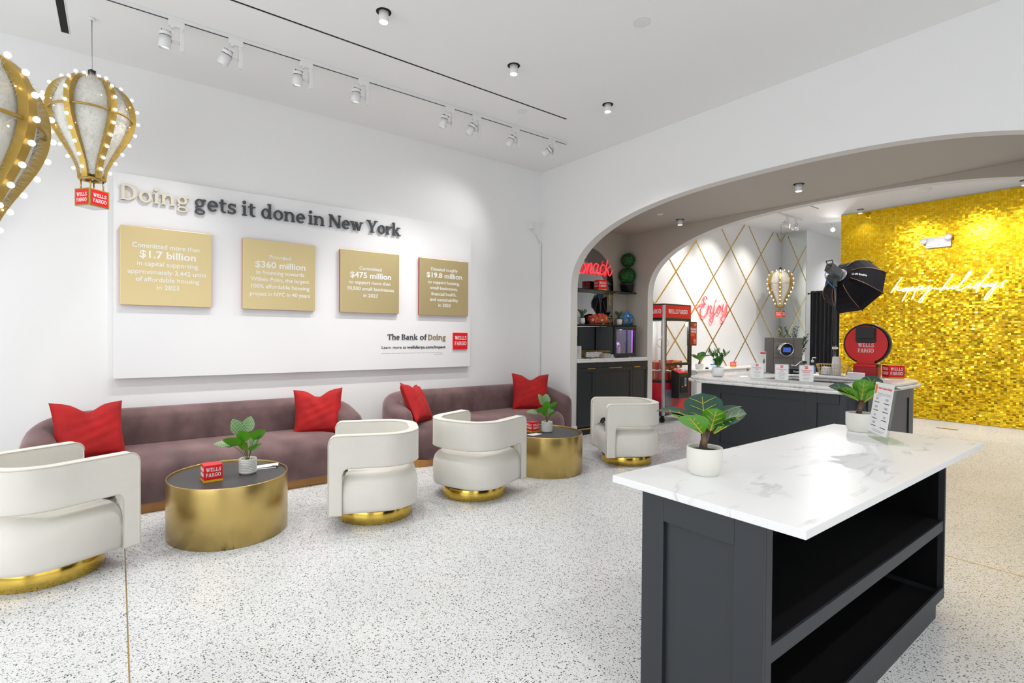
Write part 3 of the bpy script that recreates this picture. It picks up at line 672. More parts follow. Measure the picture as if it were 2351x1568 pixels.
# ------------------------------------------------------------------ swivel armchairs
def make_chair(label):
    t=thing('armchair',label,'armchair',(0,0,0),0,'cream swivel armchairs round the drum tables')
    b=MB(); b.lathe([(0,0),(.318,0),(.320,.003),(.320,.108),(.318,.111),(0,.111)],56); build(b,'swivel_base',M['gold'],t)
    k=MB(); k.cyl((0,0),.29,.110,.126,32); build(k,'turntable',M['black'],t)
    hw,yf,yb=.356,.37,-.325; rc=.26; th=.088
    # centre line: right arm front, round the back, left arm front
    pts=[]; leg=.105; rin=.05
    def seg(p): pts.append(Vector(p))
    L1=yf-(yb+rc)
    for q in (0,.006,.014,.024,.036,.050,.065,.085,leg,leg+.012,leg+.025,leg+.038,leg+rin): seg((hw,yf-q))
    m=8
    for i in range(1,m+1): seg((hw,yf-(leg+rin)-(L1-leg-rin)*i/m))
    for i in range(1,13): a=i*PI/2/12; seg((hw-rc+rc*math.cos(a),yb+rc-rc*math.sin(a)))
    for i in range(1,7): seg((hw-rc-(2*hw-2*rc)*i/6,yb))
    half=list(pts)
    n0=len(pts)
    mir=[]
    for p in reversed(pts[:n0-3]): mir.append(Vector((-p.x,p.y)))
    mid=pts[:n0-6]+[Vector((hw-rc-(2*hw-2*rc)*i/6,yb)) for i in range(1,6)]+[Vector((-p.x,p.y)) for p in reversed(pts[:n0-6])]
    P=mid; n=len(P)
    s=[0]
    for i in range(1,n): s.append(s[-1]+(P[i]-P[i-1]).length)
    S=s[-1]; zt0,zb0,zl=.775,.505,.125; rt=.065
    def dist(i): return min(s[i],S-s[i])
    def ztop(d): return zt0-rt+math.sqrt(max(0,rt*rt-(rt-d)**2)) if d<rt else zt0
    def zlow(d):
        if d<=leg+1e-6: return zb0-rin
        if d<leg+rin: return zb0-rin+math.sqrt(max(0,rin**2-(leg+rin-d)**2))
        return zb0
    rows=[]
    for i in range(n):
        a=P[min(i+1,n-1)]-P[max(i-1,0)]; a.normalize(); nr=Vector((a.y,-a.x))     # points outward
        if nr.dot(P[i]-Vector((0,.05)))<0: nr=-nr
        d=dist(i); zu=ztop(d); zm=zlow(d); col=[]
        zs=[zm+(zu-zm)*q/6 for q in range(7)]
        if d<=leg+1e-6: zs=[zl+(zb0-rin-zl)*q/5 for q in range(5)]+zs; off=0
        else: off=5
        rows.append((P[i],nr,zs,off))
    mb=MB(); id_={}
    for sd in (1,-1):
        for i,(p,nr,zs,off) in enumerate(rows):
            for k,z in enumerate(zs):
                q=p+nr*(th/2*sd); id_[(sd,i,k+off)]=len(mb.v); mb.v.append((q.x,q.y,z))
    cells=set()
    for i in range(n-1):
        lo=max(rows[i][3],rows[i+1][3])
        for k in range(lo,11): cells.add((i,k))
    def face(q): mb.f.append(tuple(q)); mb.sm.append(True)
    for (i,k) in cells:
        for sd in (1,-1):
            q=[id_[(sd,i,k)],id_[(sd,i+1,k)],id_[(sd,i+1,k+1)],id_[(sd,i,k+1)]]
            face(q if sd==1 else q[::-1])
        for (ni,nk,e) in ((i-1,k,((i,k),(i,k+1))),(i+1,k,((i+1,k),(i+1,k+1))),(i,k-1,((i,k),(i+1,k))),(i,k+1,((i,k+1),(i+1,k+1)))):
            if (ni,nk) not in cells:
                a,b2=e; face([id_[(1,*a)],id_[(1,*b2)],id_[(-1,*b2)],id_[(-1,*a)]])
    o=build(mb,'arm_band',M['cream'],t,bev=.016,seg=3)
    # piping along the outer edge and the inner top edge
    def edge(sd,off_z=0):
        up=[];lo=[]
        for i,(p,nr,zs,off) in enumerate(rows):
            q=p+nr*((th/2-.003)*sd); up.append((q.x,q.y,zs[-1]-.004)); lo.append((q.x,q.y,zs[5 if off==0 else 0]+.004))
        return up,lo
    up,lo=edge(1); pp=MB()
    legs=[i for i in range(n) if rows[i][3]==0]; li=max(i for i in legs if i<n/2); ri=min(i for i in legs if i>n/2)
    def q_(i,z): p,nr,_,_=rows[i]; q=p+nr*(th/2-.003); return (q.x,q.y,z)
    loop=up+[q_(n-1,.30),q_(n-1,zl+.006)]+[q_(i,zl+.004) for i in range(n-2,ri-1,-1)]+[q_(ri,.30)]+[lo[i] for i in range(ri,li-1,-1)]+[q_(li,.30)]+[q_(i,zl+.004) for i in range(li,0,-1)]+[q_(0,zl+.006),q_(0,.30)]
    pp.tube(loop,.0055,6,closed=True)
    up2,_=edge(-1); pp.tube(up2,.0055,6)
    build(pp,'piping',M['piping'],t)
    hs=.392; plan=[(.282,.357),]+[(.305,.34),(.305,.268),(hs,.262)]
    for i in range(13): a=i*PI/2/12; plan.append((hs-.29+.29*math.cos(a),-.362+.29-.29*math.sin(a)))
    plan=plan+[(-x,y) for x,y in reversed(plan)]; plan=plan[::-1]
    # orientation: counter clockwise so that insets go inward
    A=sum(plan[i-1][0]*plan[i][1]-plan[i][0]*plan[i-1][1] for i in range(len(plan)))
    if A<0: plan=plan[::-1]
    sb=MB().pad(plan,[(.127,.03),(.137,.008),(.165,0),(.28,-.003),(.350,.002),(.393,.016),(.422,.042),(.444,.08),(.458,.13)])
    build(sb,'seat',M['cream'],t); return t
chair=make_chair('cream armchair nearest the camera, cut by the left picture edge')
chair.location=(-4.62,-.385,0); chair.rotation_euler=(0,0,math.radians(27))
dup(chair,(-4.415,1.843,0),math.radians(157.3),'cream armchair on the right of the first drum table')
dup(chair,(-4.405,2.890,0),math.radians(21.5),'cream armchair seen from behind, between the two drum tables')
dup(chair,(-4.398,5.230,0),math.radians(148),'cream armchair on its own near the arch and dark cabinet')

# ------------------------------------------------------------------ drum tables
def ell(a,b,n=72): return [(a*math.cos(2*PI*k/n),b*math.sin(2*PI*k/n)) for k in range(n)]
def make_table(label):
    t=thing('drum_table',label,'coffee table',(0,0,0),0,'oval brass drum coffee tables')
    b=MB(); b.lathe([(.992,0),(1.0,.002),(1.0,.450),(.996,.456),(.988,.458),(.980,.456),(.978,.450),(.978,.02)],88,sx=.495,sy=.435)
    build(b,'drum',M['drum'],t)
    tp=MB().prism(ell(.4845,.4255),.425,.440); build(tp,'table_top',M['slate'],t); return t
tb=make_table('oval brass drum table with black top in front of the left sofa')
tb.location=(-4.765,.728,0); tb.rotation_euler=(0,0,.10)
dup(tb,(-4.713,4.080,0),.10,'oval brass drum table partly hidden behind the middle armchair')
def wf_cube(label, loc, rz, w=.115, d=.115, h=.118, group='red logo boxes', base=True):
    t=thing('logo_box',label,'box',loc,rz,group); y0=.016 if base else 0
    b=box('body',-w/2,w/2,-d/2,d/2,y0,h,M['red'],t,.0015)
    if base: box('stripe',-w/2,w/2,-d/2,d/2,0,y0,M['yellow'],t)
    z=y0+(h-y0)*.52
    k=min(w,h*1.05)
    wf_logo(T(0,-d/2,z)@FR_F,min(w*.80,h*.95),M['white_ink'],b); wf_logo(T(w/2,0,z)@FR_L,min(d*.80,h*.95),M['white_ink'],b)
    return t
TT=.4405

# ------------------------------------------------------------------ plants
def leaf(mb, p, d, L, Wd, n, bend=.3, fold=.2, shape='obov', uv=False, nt=9, nu=4, wave=0.0):
    p=Vector(p); d=Vector(d).normalized(); n=Vector(n); n=(n-d*n.dot(d)).normalized(); s=d.cross(n); b=len(mb.v); ctr=[]
    for i in range(nt+1):
        t=i/nt
        if shape=='obov': w=math.sin(PI*min(1,(t**1.35)*.98+.02))**.62*(.75+.35*t)
        elif shape=='lance': w=math.sin(PI*min(1,t**.8*.98+.02))
        else: w=math.sin(PI*min(1,t**.72*.985+.015))**.7
        c=p+d*(L*t)-n*(bend*L*t*t); ctr.append(c)
        for k in range(nu+1):
            u=-1+2*k/nu
            q=c+s*(u*w*Wd*.5)+n*(fold*abs(u)*w*Wd*.5+wave*math.sin(9*t+3*u)*Wd)
            mb.v.append(tuple(q))
            if uv: mb.uv[len(mb.v)-1]=(u*w,t)
    for i in range(nt):
        for k in range(nu):
            a=b+i*(nu+1)+k; mb.f.append((a,a+1,a+nu+2,a+nu+1)); mb.sm.append(True)
    mb.rec=False
    return ctr,s,n
def veins(ctr, s, n, L, Wd, r=.0022, shape='obov'):
    v=MB(); v.tube([c-n*.0012 for c in ctr[:-1]],[r*(1.25-.9*i/len(ctr)) for i in range(len(ctr)-1)],6)
    for i in (2,4,6):
        t=i/(len(ctr)-1); d=(ctr[i+1]-ctr[i]).normalized()
        for sg in (1,-1): v.tube([ctr[i]-n*.001, ctr[i]+d*L*.10+s*(sg*Wd*.17)+n*(.2*Wd*.17-.0008), ctr[i]+d*L*.17+s*(sg*Wd*.32)+n*(.2*Wd*.32-.0008)],[r*.7,r*.55,r*.3],5)
    return v
def fig_plant(label, loc, rt, leaves, pot_r=.086, pot_h=.128, group=None, s=1.0, rz=0, detail=True):
    # rt: unit vector to the picture's right in plan; leaves: (right, toward viewer, up) base offsets and directions
    t=thing('potted_fig',label,'potted plant',loc,rz,group)
    pt=MB(); pt.lathe([(0,.004),(pot_r*.72,.004),(pot_r*.74,0),(pot_r*.80,0),(pot_r*.82,.006),(pot_r*.93,.02),(pot_r*.995,.05),(pot_r,pot_h-.004),(pot_r-.002,pot_h),(pot_r-.006,pot_h),(pot_r-.008,pot_h-.004),(pot_r-.008,pot_h-.03)],48)
    build(pt,'pot',M['pot'],t)
    sl=MB(); 
    vs=[(0,0,pot_h-.014)]; N=28
    for k in range(N): a=2*PI*k/N; vs.append(((pot_r-.008)*.5*math.cos(a),(pot_r-.008)*.5*math.sin(a),pot_h-.014+rnd.uniform(-.004,.004)))
    for k in range(N): a=2*PI*k/N; vs.append(((pot_r-.008)*math.cos(a),(pot_r-.008)*math.sin(a),pot_h-.020+rnd.uniform(-.003,.003)))
    sl.add(vs,[(0,1+k,1+(k+1)%N) for k in range(N)]+[(1+k,1+N+k,1+N+(k+1)%N,1+(k+1)%N) for k in range(N)],True); build(sl,'soil',M['soil'],t)
    R=Vector((rt[0],rt[1],0)); C_=Vector((rt[1],-rt[0],0)); U=Vector((0,0,1))
    def w(a,b,c): return R*a+C_*b+U*c
    tr=MB(); z0=pot_h-.02
    tr.tube([w(-.008,0,z0),w(-.004,0,z0+.03*s),w(.006,.002,z0+.06*s),w(.012,0,z0+.085*s)],[.016*s,.0135*s,.0125*s,.013*s],10); build(tr,'trunk',M['bark'],t)
    for (bp,dr,L,Wd,nn,bend,fold) in leaves:
        top=w(.010,0,z0+.085*s)
        p=w(*[q*s for q in bp])+U*z0; d=w(*dr); n=w(*nn)
        st=MB(); st.tube([top-U*.012,(top+p)*.5+U*.004,p+d.normalized()*.012*s],[.0055*s,.0042*s,.003*s],7); stem=build(st,'leaf_stalk',M['petiole'],t)
        mb=MB(); ctr,sv,nv=leaf(mb,p,d,L*s,Wd*s,n,bend,fold,'obov')
        lf=build(mb,'leaf',M['fig'],t)
        if detail: build(veins(ctr,sv,nv,L*s,Wd*s,.0026*s),'vein',M['vein'],lf)
    return t
FIG1=[((.0,-.02,.090),(-.10,-.35,.85),.120,.145,(.05,1,.60),-.08,.10),      # big back leaf, upper face to the viewer
      ((-.03,-.01,.105),(-.80,.10,.62),.130,.085,(.45,.15,1),.50,.25),        # left, arching over
      ((-.02,.02,.085),(-.80,.30,.62),.118,.075,(.4,-.1,1),.20,.30),
      ((.03,-.03,.105),(.62,-.35,.70),.115,.072,(-.3,.1,1),.35,.45),         # right, up
      ((.025,.03,.100),(.80,.25,.36),.125,.105,(-.15,.45,1),-.02,.15),        # right, dark upper face
      ((-.008,.035,.070),(-.42,.55,.66),.110,.115,(.25,-.75,.55),.05,.10),  # front left, underside to viewer
      ((.018,.03,.080),(.20,.40,.80),.095,.085,(-.1,-.85,.45),-.05,.20),
      ((.030,.02,.070),(.75,.20,.55),.112,.080,(-.55,-.45,.75),.0,.22)]
FIG2=[((.0,.02,.095),(-.75,.25,.75),.150,.120,(.6,.35,.85),.45,.20),
      ((.01,-.03,.10),(.45,-.5,.75),.150,.120,(-.2,.9,.6),-.05,.10),
      ((.02,-.01,.105),(.85,-.1,.50),.165,.095,(-.3,.25,1),.25,.3),
      ((-.01,.03,.085),(-.62,.50,.60),.130,.100,(.3,-.65,.65),.05,.12),
      ((.006,.035,.090),(.08,.48,.86),.140,.105,(.0,-.9,.40),.02,.12),
      ((-.02,-.01,.10),(-.9,-.1,.65),.130,.090,(.4,.2,1),.3,.3),
      ((.02,.03,.080),(.55,.40,.66),.115,.070,(-.4,-.6,.6),.05,.2)]
KT=1.0005
fig_plant('fiddle leaf fig in a white pot at the near end of the marble island',(-1.287,2.053,KT),(.85,.53),FIG1,.079,.124,s=1.27).scale=(.955,)*3
fig_plant('fiddle leaf fig in a white pot beside the acrylic sign on the island',(-1.285,3.815,KT),(.945,.32),FIG2,.083,.126,s=1.22).scale=(.955,)*3
def birkin(label, loc, rt, seed, pot_sx=1.0):
    r=random.Random(seed)
    t=thing('striped_plant',label,'potted plant',loc,0,'striped leaf plants on the drum tables')
    p=MB(); pr=[(0,0),(.058,0),(.064,.006)]
    z=.012
    while z<.118: pr+=[(.0665,z),(.0675,z+.004),(.0675,z+.010),(.0650,z+.0125)]; z+=.0135
    pr+=[(.0665,.124),(.064,.126),(.060,.124),(.060,.10)]
    p.lathe(pr,44); build(p,'pot',noisy(mat('ridged_white_pot',(.7,.7,.68),.6),(.62,.63,.60),(.80,.80,.78),30,stretch=(1,1,8)),t)
    g=MB(); g.cyl((0,0),.0605,.10,.113,28); build(g,'gravel',M['gravel'],t)
    R=Vector((rt[0],rt[1],0)); C_=Vector((rt[1],-rt[0],0)); U=Vector((0,0,1))
    L=[(-.105,.0,.27,(-.35,-.1,1),(.4,.8,.6),.115,.105),(-.02,-.03,.285,(.25,-.2,1),(-.2,.9,.5),.11,.09),(-.20,.0,.165,(-1,0,.25),(.2,.5,1),.115,.085),
       (-.11,.05,.17,(-.75,.3,.55),(.3,-.8,.5),.115,.095),(-.03,.04,.20,(-.25,.3,.9),(.1,-1,.3),.100,.090),(.075,.02,.21,(.55,.2,.75),(-.2,-.8,.55),.105,.095),
       (.05,-.03,.14,(.3,-.3,.9),(-.2,.8,.5),.10,.06),(.085,.0,.15,(.45,-.05,.9),(-.9,.3,.2),.11,.05),(.03,.05,.10,(.6,.3,.7),(-.4,-.7,.5),.105,.075),(-.03,.0,.115,(-.4,.1,.8),(.2,-.8,.4),.09,.06)]
    for a,b,c,dr,nn,l,w in L:
        a*=.62*r.uniform(.85,1.1); b*=.7; c=c*.84+.10
        base=R*a+C_*b+U*c; d=R*dr[0]+C_*dr[1]+U*dr[2]; n=R*nn[0]+C_*nn[1]+U*nn[2]
        s=MB(); s.tube(catmull([Vector((0,0,.108))+R*a*.12,(R*a*.5+C_*b*.5)+U*(.11+(c-.11)*.55),base+d.normalized()*.01],4),.0024,6)
        build(s,'leaf_stalk',M['stem'],t)
        mb=MB(); leaf(mb,base,d,1.22*l*r.uniform(.92,1.06),1.2*w,n,r.uniform(.05,.25),.16,'oval',True,10,6)
        build(mb,'leaf',M['striped'],t)
    return t
birkin('striped green plant in a ridged white pot on the left drum table',(-4.735,.862,TT),(.18,.98),3)
b2=birkin('striped green plant in a ridged white pot on the far drum table',(-4.70,4.13,TT),(.66,.75),8); b2.rotation_euler=(0,0,.5)
wf_cube('red logo box with yellow stripe on the left drum table',(-4.675,.592,TT),.06,.13,.13,.130)
wf_cube('red logo box on the far drum table, half hidden by the armchair',(-4.815,4.0,TT),.05,.115,.115,.118)
def flat(name,label,cat,x,y,z,rz,w,d,h=.002,m='paper',group=None):
    o=box(name,-w/2,w/2,-d/2,d/2,0,h,M[m]); o.location=(x,y,z); o.rotation_euler=(0,0,rz); return tag(o,label,cat,group)
lf=flat('leaflet','white leaflet lying on the left drum table, under the folded one','leaflet',-4.85,1.0,TT,-.25,.10,.21)
o=thing('leaflet','white folded leaflet with a small red mark on the left drum table','leaflet',(-4.86,1.02,TT+.0022),-.25)
mb=MB(); mb.add([(-.05,-.10,0),(.05,-.10,0),(.05,.105,.014),(-.05,.105,.014),(-.05,-.10,.002),(.05,-.10,.002),(.05,.105,.017),(-.05,.105,.017)],[(0,3,2,1),(4,5,6,7),(0,1,5,4),(1,2,6,5),(2,3,7,6),(3,0,4,7)])
sh=build(mb,'sheet',M['paper'],o); box('red_mark',.030,.044,.055,.090,.0150,.0165,M['red'],o)
flat('card','white card lying at the front of the far drum table','card',-4.655,3.90,TT,.15,.10,.16)

# ------------------------------------------------------------------ marble island
t=thing('island_unit','dark open-shelved island cabinet under the marble top in the foreground','cabinet',(-1.105,2.79,0))
x0,x1,y0,y1=-.262,.245,-1.06,1.10
def shaker(mb, a,b,c,d, y, rails=.12, th=.018, face='y-'):   # frame round a recessed panel on a -y face
    mb.box(a,a+rails,y-th,y,c,d); mb.box(b-rails,b,y-th,y,c,d); mb.box(a+rails,b-rails,y-th,y,d-rails,d); mb.box(a+rails,b-rails,y-th,y,c,c+rails)
e=MB(); e.box(x0,x1,y0+.018,y0+.040,.07,.970); shaker(e,x0,x1,.07,.970,y0+.018,.105); build(e,'end_panel',M['navy'],t,.0015)
box('end_panel',x0,x1,y1-.022,y1,.07,.970,M['navy'],t,.0015)
box('back_panel',x0,x0+.018,y0+.04,y1-.022,.07,.970,M['navy_in'],t); box('inner_lining',x0+.019,x1-.03,y0+.041,y0+.046,.12,.93,M['navy_in'],t); box('inner_lining',x0+.019,x1-.03,y1-.028,y1-.023,.12,.93,M['navy_in'],t)  # back and lining sheets darkened as painted shade
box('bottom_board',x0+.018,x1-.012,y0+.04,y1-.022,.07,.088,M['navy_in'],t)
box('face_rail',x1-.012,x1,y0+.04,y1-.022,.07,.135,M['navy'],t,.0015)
sh_=box('shelf',x0+.018,x1-.016,y0+.041,y1-.023,.475,.530,M['navy_in'],t); box('shelf_edge',x1-.0155,x1-.004,y0+.041,y1-.023,.470,.531,M['navy'],sh_,.0015)  # board carries painted shade, its edge keeps the cabinet colour
box('face_stile',x1-.020,x1+.0005,y0+.018,y0+.062,.07,.970,M['navy'],t,.0015)
box('toe_kick',x0+.05,x1-.001,y0+.04,y1-.16,0,.07,M['navy'],t)
o=box('marble_slab',-.396,.396,-1.145,1.15,0,.030,M['marble'],None,.0015); o.location=(-1.111,2.848,.970); tag(o,'white veined marble worktop of the island in the foreground','worktop')
# acrylic sign on the island
t=thing('acrylic_sign','tall clear acrylic sign with a printed benefits sheet on the island','sign',(-1.108,3.555,KT),math.atan2(-.23,.172)); t.scale=(.9456,)*3
A=Matrix.Rotation(-.13,4,'X'); mb=MB(); mb.xf=A; mb.box(-.1435,.1435,-.006,.006,0,.365); build(mb,'holder',M['acrylic'],t,.001)
mb=MB(); mb.box(-.14,.14,-.0,.12,0,.004); build(mb,'foot',M['acrylic'],t)
mb=MB(); mb.xf=A; mb.box(-.136,.136,-.0085,-.0065,.040,.358); sh=build(mb,'printed_sheet',M['paper'],t)
def bars(mb, y, rows, h=.004, fr=Matrix.Identity(4)):
    for z,xa,xb in rows:
        q=[(xa,y,z),(xb,y,z),(xb,y,z+h),(xa,y,z+h)]; mb.add([fr@Vector(p) for p in q],[(0,1,2,3)])
mb=MB(); bars(mb,-.0087,[(.290,-.085,.115),(.281,-.085,.11),(.272,-.085,-.02),(.052,-.06,.08),(.060,-.07,.10)],.0035,A); build(mb,'fine_print',M['ink'],sh)
mb=MB()
for z in (.232,.180,.128,.082): bars(mb,-.0087,[(z,-.11,-.035),(z,.03,.11)],.005,A)
build(mb,'print_line',M['ink_dark'],sh)
mb=MB()
for z,xa,xb in ((.250,-.09,-.055),(.252,.05,.09),(.198,-.095,-.05),(.198,.05,.095),(.146,-.085,-.06),(.143,.055,.085),(.098,-.09,-.05)): bars(mb,-.0087,[(z,xa,xb)],.014,A)
build(mb,'print_mark',M['ink'],sh)
mb=MB(); bars(mb,-.0088,[(.285,-.128,-.098)],.058,A); build(mb,'logo_mark',M['orange'],sh)
sans('Exclusive Customer Benefits',.022,A@T(-.085,-.0088,.318)@FR_F,M['red_ink'],'lettering',sh,'LEFT',.0002,.0003,.20)

# ------------------------------------------------------------------ marble bar
HB=1.03
t=thing('bar_counter','dark panelled base of the marble bar in the passage','bar counter',(-3.3,7.9,0))
def ring(mb, outer, inner, z0, z1):
    n=len(outer)
    vs=[(x,y,z0) for x,y in outer]+[(x,y,z0) for x,y in inner]+[(x,y,z1) for x,y in outer]+[(x,y,z1) for x,y in inner]; fs=[]
    for k in range(n):
        k2=(k+1)%n; fs+=[(k,k2,2*n+k2,2*n+k),(n+k2,n+k,3*n+k,3*n+k2),(2*n+k,2*n+k2,3*n+k2,3*n+k),(k2,k,n+k,n+k2)]
    mb.add(vs,fs)
bo=rrect(-.92,1.06,-1.27,1.36,[.20,.86,.3,.08],10); bi=rrect(-.35,.62,-.60,.35,.10,10)
mb=MB(); ring(mb,bo,bi,0,HB-.076); build(mb,'carcass',M['navy'],t)
pn=MB()
for a,b,c,d in ((-.91,-.62,.02,HB-.085),(.50,.62,.02,HB-.085),(-.62,.50,HB-.20,HB-.085),(-.62,.50,.02,.15),(.62,.86,HB-.20,HB-.085),(.62,.86,.02,.15)): pn.box(a,b,-1.284,-1.27,c,d)
build(pn,'door_panel',M['navy'],t,.0015)
pn=MB()
for a,b,c,d in ((-1.05,-.93,.02,HB-.085),(.38,.50,.02,HB-.085),(-.93,.38,HB-.20,HB-.085),(-.93,.38,.02,.15)): pn.box(1.06,1.074,a,b,c,d)
build(pn,'side_panel',M['navy'],t,.0015)
mb=MB(); so=rrect(-1.27,1.13,-1.365,1.46,[.36,.90,.40,.42],12); si=rrect(-.42,.70,-.68,.42,.14,12)
def bull(mb, outer, inner, z0, z1, r=.014, ins=0.0):
    n=len(outer)
    def off(poly,q):
        out=[]
        for k in range(n):
            t_=Vector(poly[(k+1)%n])-Vector(poly[k-1]); t_.normalize(); nn=Vector((-t_.y,t_.x)); v=Vector(poly[k])+nn*q; out.append((v.x,v.y))
        return out
    loops=[]
    for q in range(7):
        a=-PI/2+PI*q/6; loops.append((off(outer,r*(1-math.cos(a))+ins), (z0+z1)/2+(z1-z0)/2*math.sin(a)))
    vs=[]; 
    for lp,z in loops: vs+=[(x,y,z) for x,y in lp]
    m=len(loops); vs+=[(x,y,z0) for x,y in inner]+[(x,y,z1) for x,y in inner]; fs=[]
    for i in range(m-1):
        for k in range(n): fs.append((i*n+k,i*n+(k+1)%n,(i+1)*n+(k+1)%n,(i+1)*n+k))
    b0=m*n; b1=(m+1)*n
    for k in range(n):
        k2=(k+1)%n; fs+=[((m-1)*n+k,(m-1)*n+k2,b1+k2,b1+k),(k2,k,b0+k,b0+k2),(b0+k2,b0+k,b1+k,b1+k2)]
    mb.add(vs,fs,True)
bt=thing('marble_worktop','rounded two-layer marble top of the bar','worktop',(-3.3,7.9,HB-.0755))
mb=MB(); bull(mb,so,si,0,.038); build(mb,'lower_layer',M['carrara'],bt)
mb=MB(); bull(mb,so,si,.0385,.0755,ins=.035); build(mb,'upper_layer',M['carrara'],bt)
HB+=.0005
def bar_sign(label,x,y,rz,lines,kind):
    t=thing('acrylic_sign',label,'sign',(x,y,HB),rz,'small acrylic menu signs on the bar')
    box('holder',-.085,.085,-.004,.004,.004,.235,M['acrylic'],t); box('foot',-.085,.085,-.035,.035,0,.004,M['acrylic'],t)
    sh=box('printed_sheet',-.076,.076,-.0062,-.0045,.030,.228,M['paper'],t)
    lg=box('logo_panel',-.016,.016,-.0075,-.0063,.186,.218,M['red'],sh); wf_logo(T(0,-.0075,.202)@FR_F,.026,M['white_ink'],sh,.0003)
    for k,ln in enumerate(lines): sans(ln,.024,T(0,-.0063,.160-.022*k)@FR_F,M['red_ink'],'lettering',sh,'CENTER',.0003,.0003,[.115,.075,.10][k] if len(ln)>9 else .045)
    mb=MB()
    for k,w in enumerate((.075,.09,.06,.08,.06)): bars(mb,-.0064,[(.118-.017*k,-w/2,w/2)],.005)
    build(mb,'print_line',M['ink'],sh)
    st=MB()
    for sx in (-.07,.07):
        for sz in (.045,.215): st.xf=T(sx,-.0062,sz)@Matrix.Rotation(PI/2,4,'X'); st.cyl((0,0),.003,0,.002,10)
    build(st,'stud',M['steel'],t)
bar_sign('leftmost small acrylic menu sign on the bar, for complimentary coffee',-3.50,6.80,.25,('Complimentary','Coffee'),0)
bar_sign('middle small acrylic menu sign on the bar, for complimentary teas',-3.155,6.75,.25,('Complimentary','Teas'),1)
bar_sign('right small acrylic menu sign on the bar, for complimentary refreshments',-2.87,6.78,.25,('Complimentary','Refreshments'),2)
# leafy plant in white pot on the bar
def zz(label,name,loc,pot,seed,nst,Ls,spread,leafmat_,lw,ll,potr=.085,poth=.13,group=None,stemc='stem',per=9,soilm='soil',base=0):
    r=random.Random(seed); t=thing(name,label,'potted plant',loc,0,group)
    p=MB(); p.lathe([(0,0),(potr*.70,0),(potr*.86,.012),(potr*.99,.035),(potr,poth*.5),(potr*.93,poth),(potr*.88,poth),(potr*.86,poth-.025)],36); build(p,'pot',pot,t)
    s=MB(); s.cyl((0,0),potr*.87,poth-.04,poth-.018,24); build(s,'soil',M[soilm],t)
    st=MB(); fl=MB()
    for k in range(nst):
        a=2*PI*k/nst+r.uniform(-.3,.3); q=spread*r.uniform(.5,1); L=Ls*r.uniform(.75,1.05)
        P=[Vector((.02*math.cos(a),.02*math.sin(a),poth-.03)),Vector((q*.35*math.cos(a),q*.35*math.sin(a),poth+L*.5)),Vector((q*math.cos(a),q*math.sin(a),poth+L*.93))]
        C=catmull(P,6); st.tube(C,.0035,6)
        for j in range(per):
            i=2+int((len(C)-3)*j/(per-1)); b=r.uniform(0,2*PI); d=Vector((math.cos(b),math.sin(b),r.uniform(.3,.9))); tt=(C[min(i+1,len(C)-1)]-C[max(i-1,0)]).normalized()
            d=(d+tt*.8).normalized(); leaf(fl,C[i],d,ll*r.uniform(.7,1.1),lw*r.uniform(.8,1.1),Vector((0,0,1)) if abs(d.z)<.9 else Vector((1,0,.2)),r.uniform(.0,.3),.2,'lance',False,5,2)
    build(st,'stem',M[stemc],t); build(fl,'foliage',leafmat_,t); return t
zz('leafy green plant in a smooth white pot at the left end of the bar','potted_plant',(-4.16,6.95,HB),mat('glazed_pot',(.80,.81,.83),.25),5,8,.24,.15,M['zz'],.040,.105,.088,.135,per=9)
# bean-to-cup machine
t=thing('coffee_machine','grey coffee machine with a chrome dial and screen behind the signs','coffee machine',(-3.98,8.60,HB),math.radians(45))
box('body',-.215,.215,-.14,.26,.012,.57,M['grey_metal'],t,.006); box('side_cover',-.222,-.2155,-.14,.26,.012,.57,M['dark_metal'],t); box('base',-.222,.23,-.30,.26,0,.085,M['black'],t,.006)
box('seam',-.2155,.2155,-.1412,-.1395,.245,.250,M['black'],t); box('seam',.085,.089,-.1412,-.1395,.085,.57,M['black'],t)
mb=MB(); mb.xf=T(-.075,-.14,.40)@Matrix.Rotation(PI/2+.12,4,'X'); mb.lathe([(.115,-.01),(.118,.03),(.105,.10),(.104,.155),(.098,.162),(.092,.158)],40); dl=build(mb,'dial',M['chrome'],t)
mb=MB(); mb.xf=T(-.075,-.14,.40)@Matrix.Rotation(PI/2+.12,4,'X'); mb.cyl((0,0),.094,.150,.158,32); build(mb,'dial_face',M['dial'],dl)
mb=MB(); mb.xf=T(-.075,-.14,.40)@Matrix.Rotation(PI/2+.12,4,'X'); mb.box(-.055,.055,-.035,.035,.1582,.1592); build(mb,'screen',M['screen'],dl)
mb=MB(); mb.tube([(.02,-.20,.14),(.10,-.20,.13),(.15,-.22,.19),(.20,-.22,.20)],.012,8).box(.17,.24,-.25,-.19,.165,.205); build(mb,'spout',M['chrome'],t)
mb=MB(); mb.box(-.2,.2,-.29,-.15,.0855,.090); build(mb,'drip_tray',M['steel'],t)
sans('Nespresso',.04,T(.02,-.301,.03)@FR_F,M['white_ink'],'lettering',t,'LEFT',.0004,.0003,.15)
t=thing('brochure_stand','slim white leaflet stand to the left of the coffee machine','leaflet stand',(-4.13,8.20,HB),.65)
box('sheet',-.045,.045,-.004,.004,.02,.345,M['paper'],t); box('foot',-.05,.05,-.04,.05,0,.02,M['acrylic'],t); mb=MB(); leaf(mb,(.01,-.0045,.15),(.1,0,1),.09,.03,(0,-1,0),0,0,'lance'); build(mb,'printed_leaf',M['sage'],t)
box('lettering_band',-.04,.04,-.0048,-.0041,.31,.335,M['red_ink'],t)
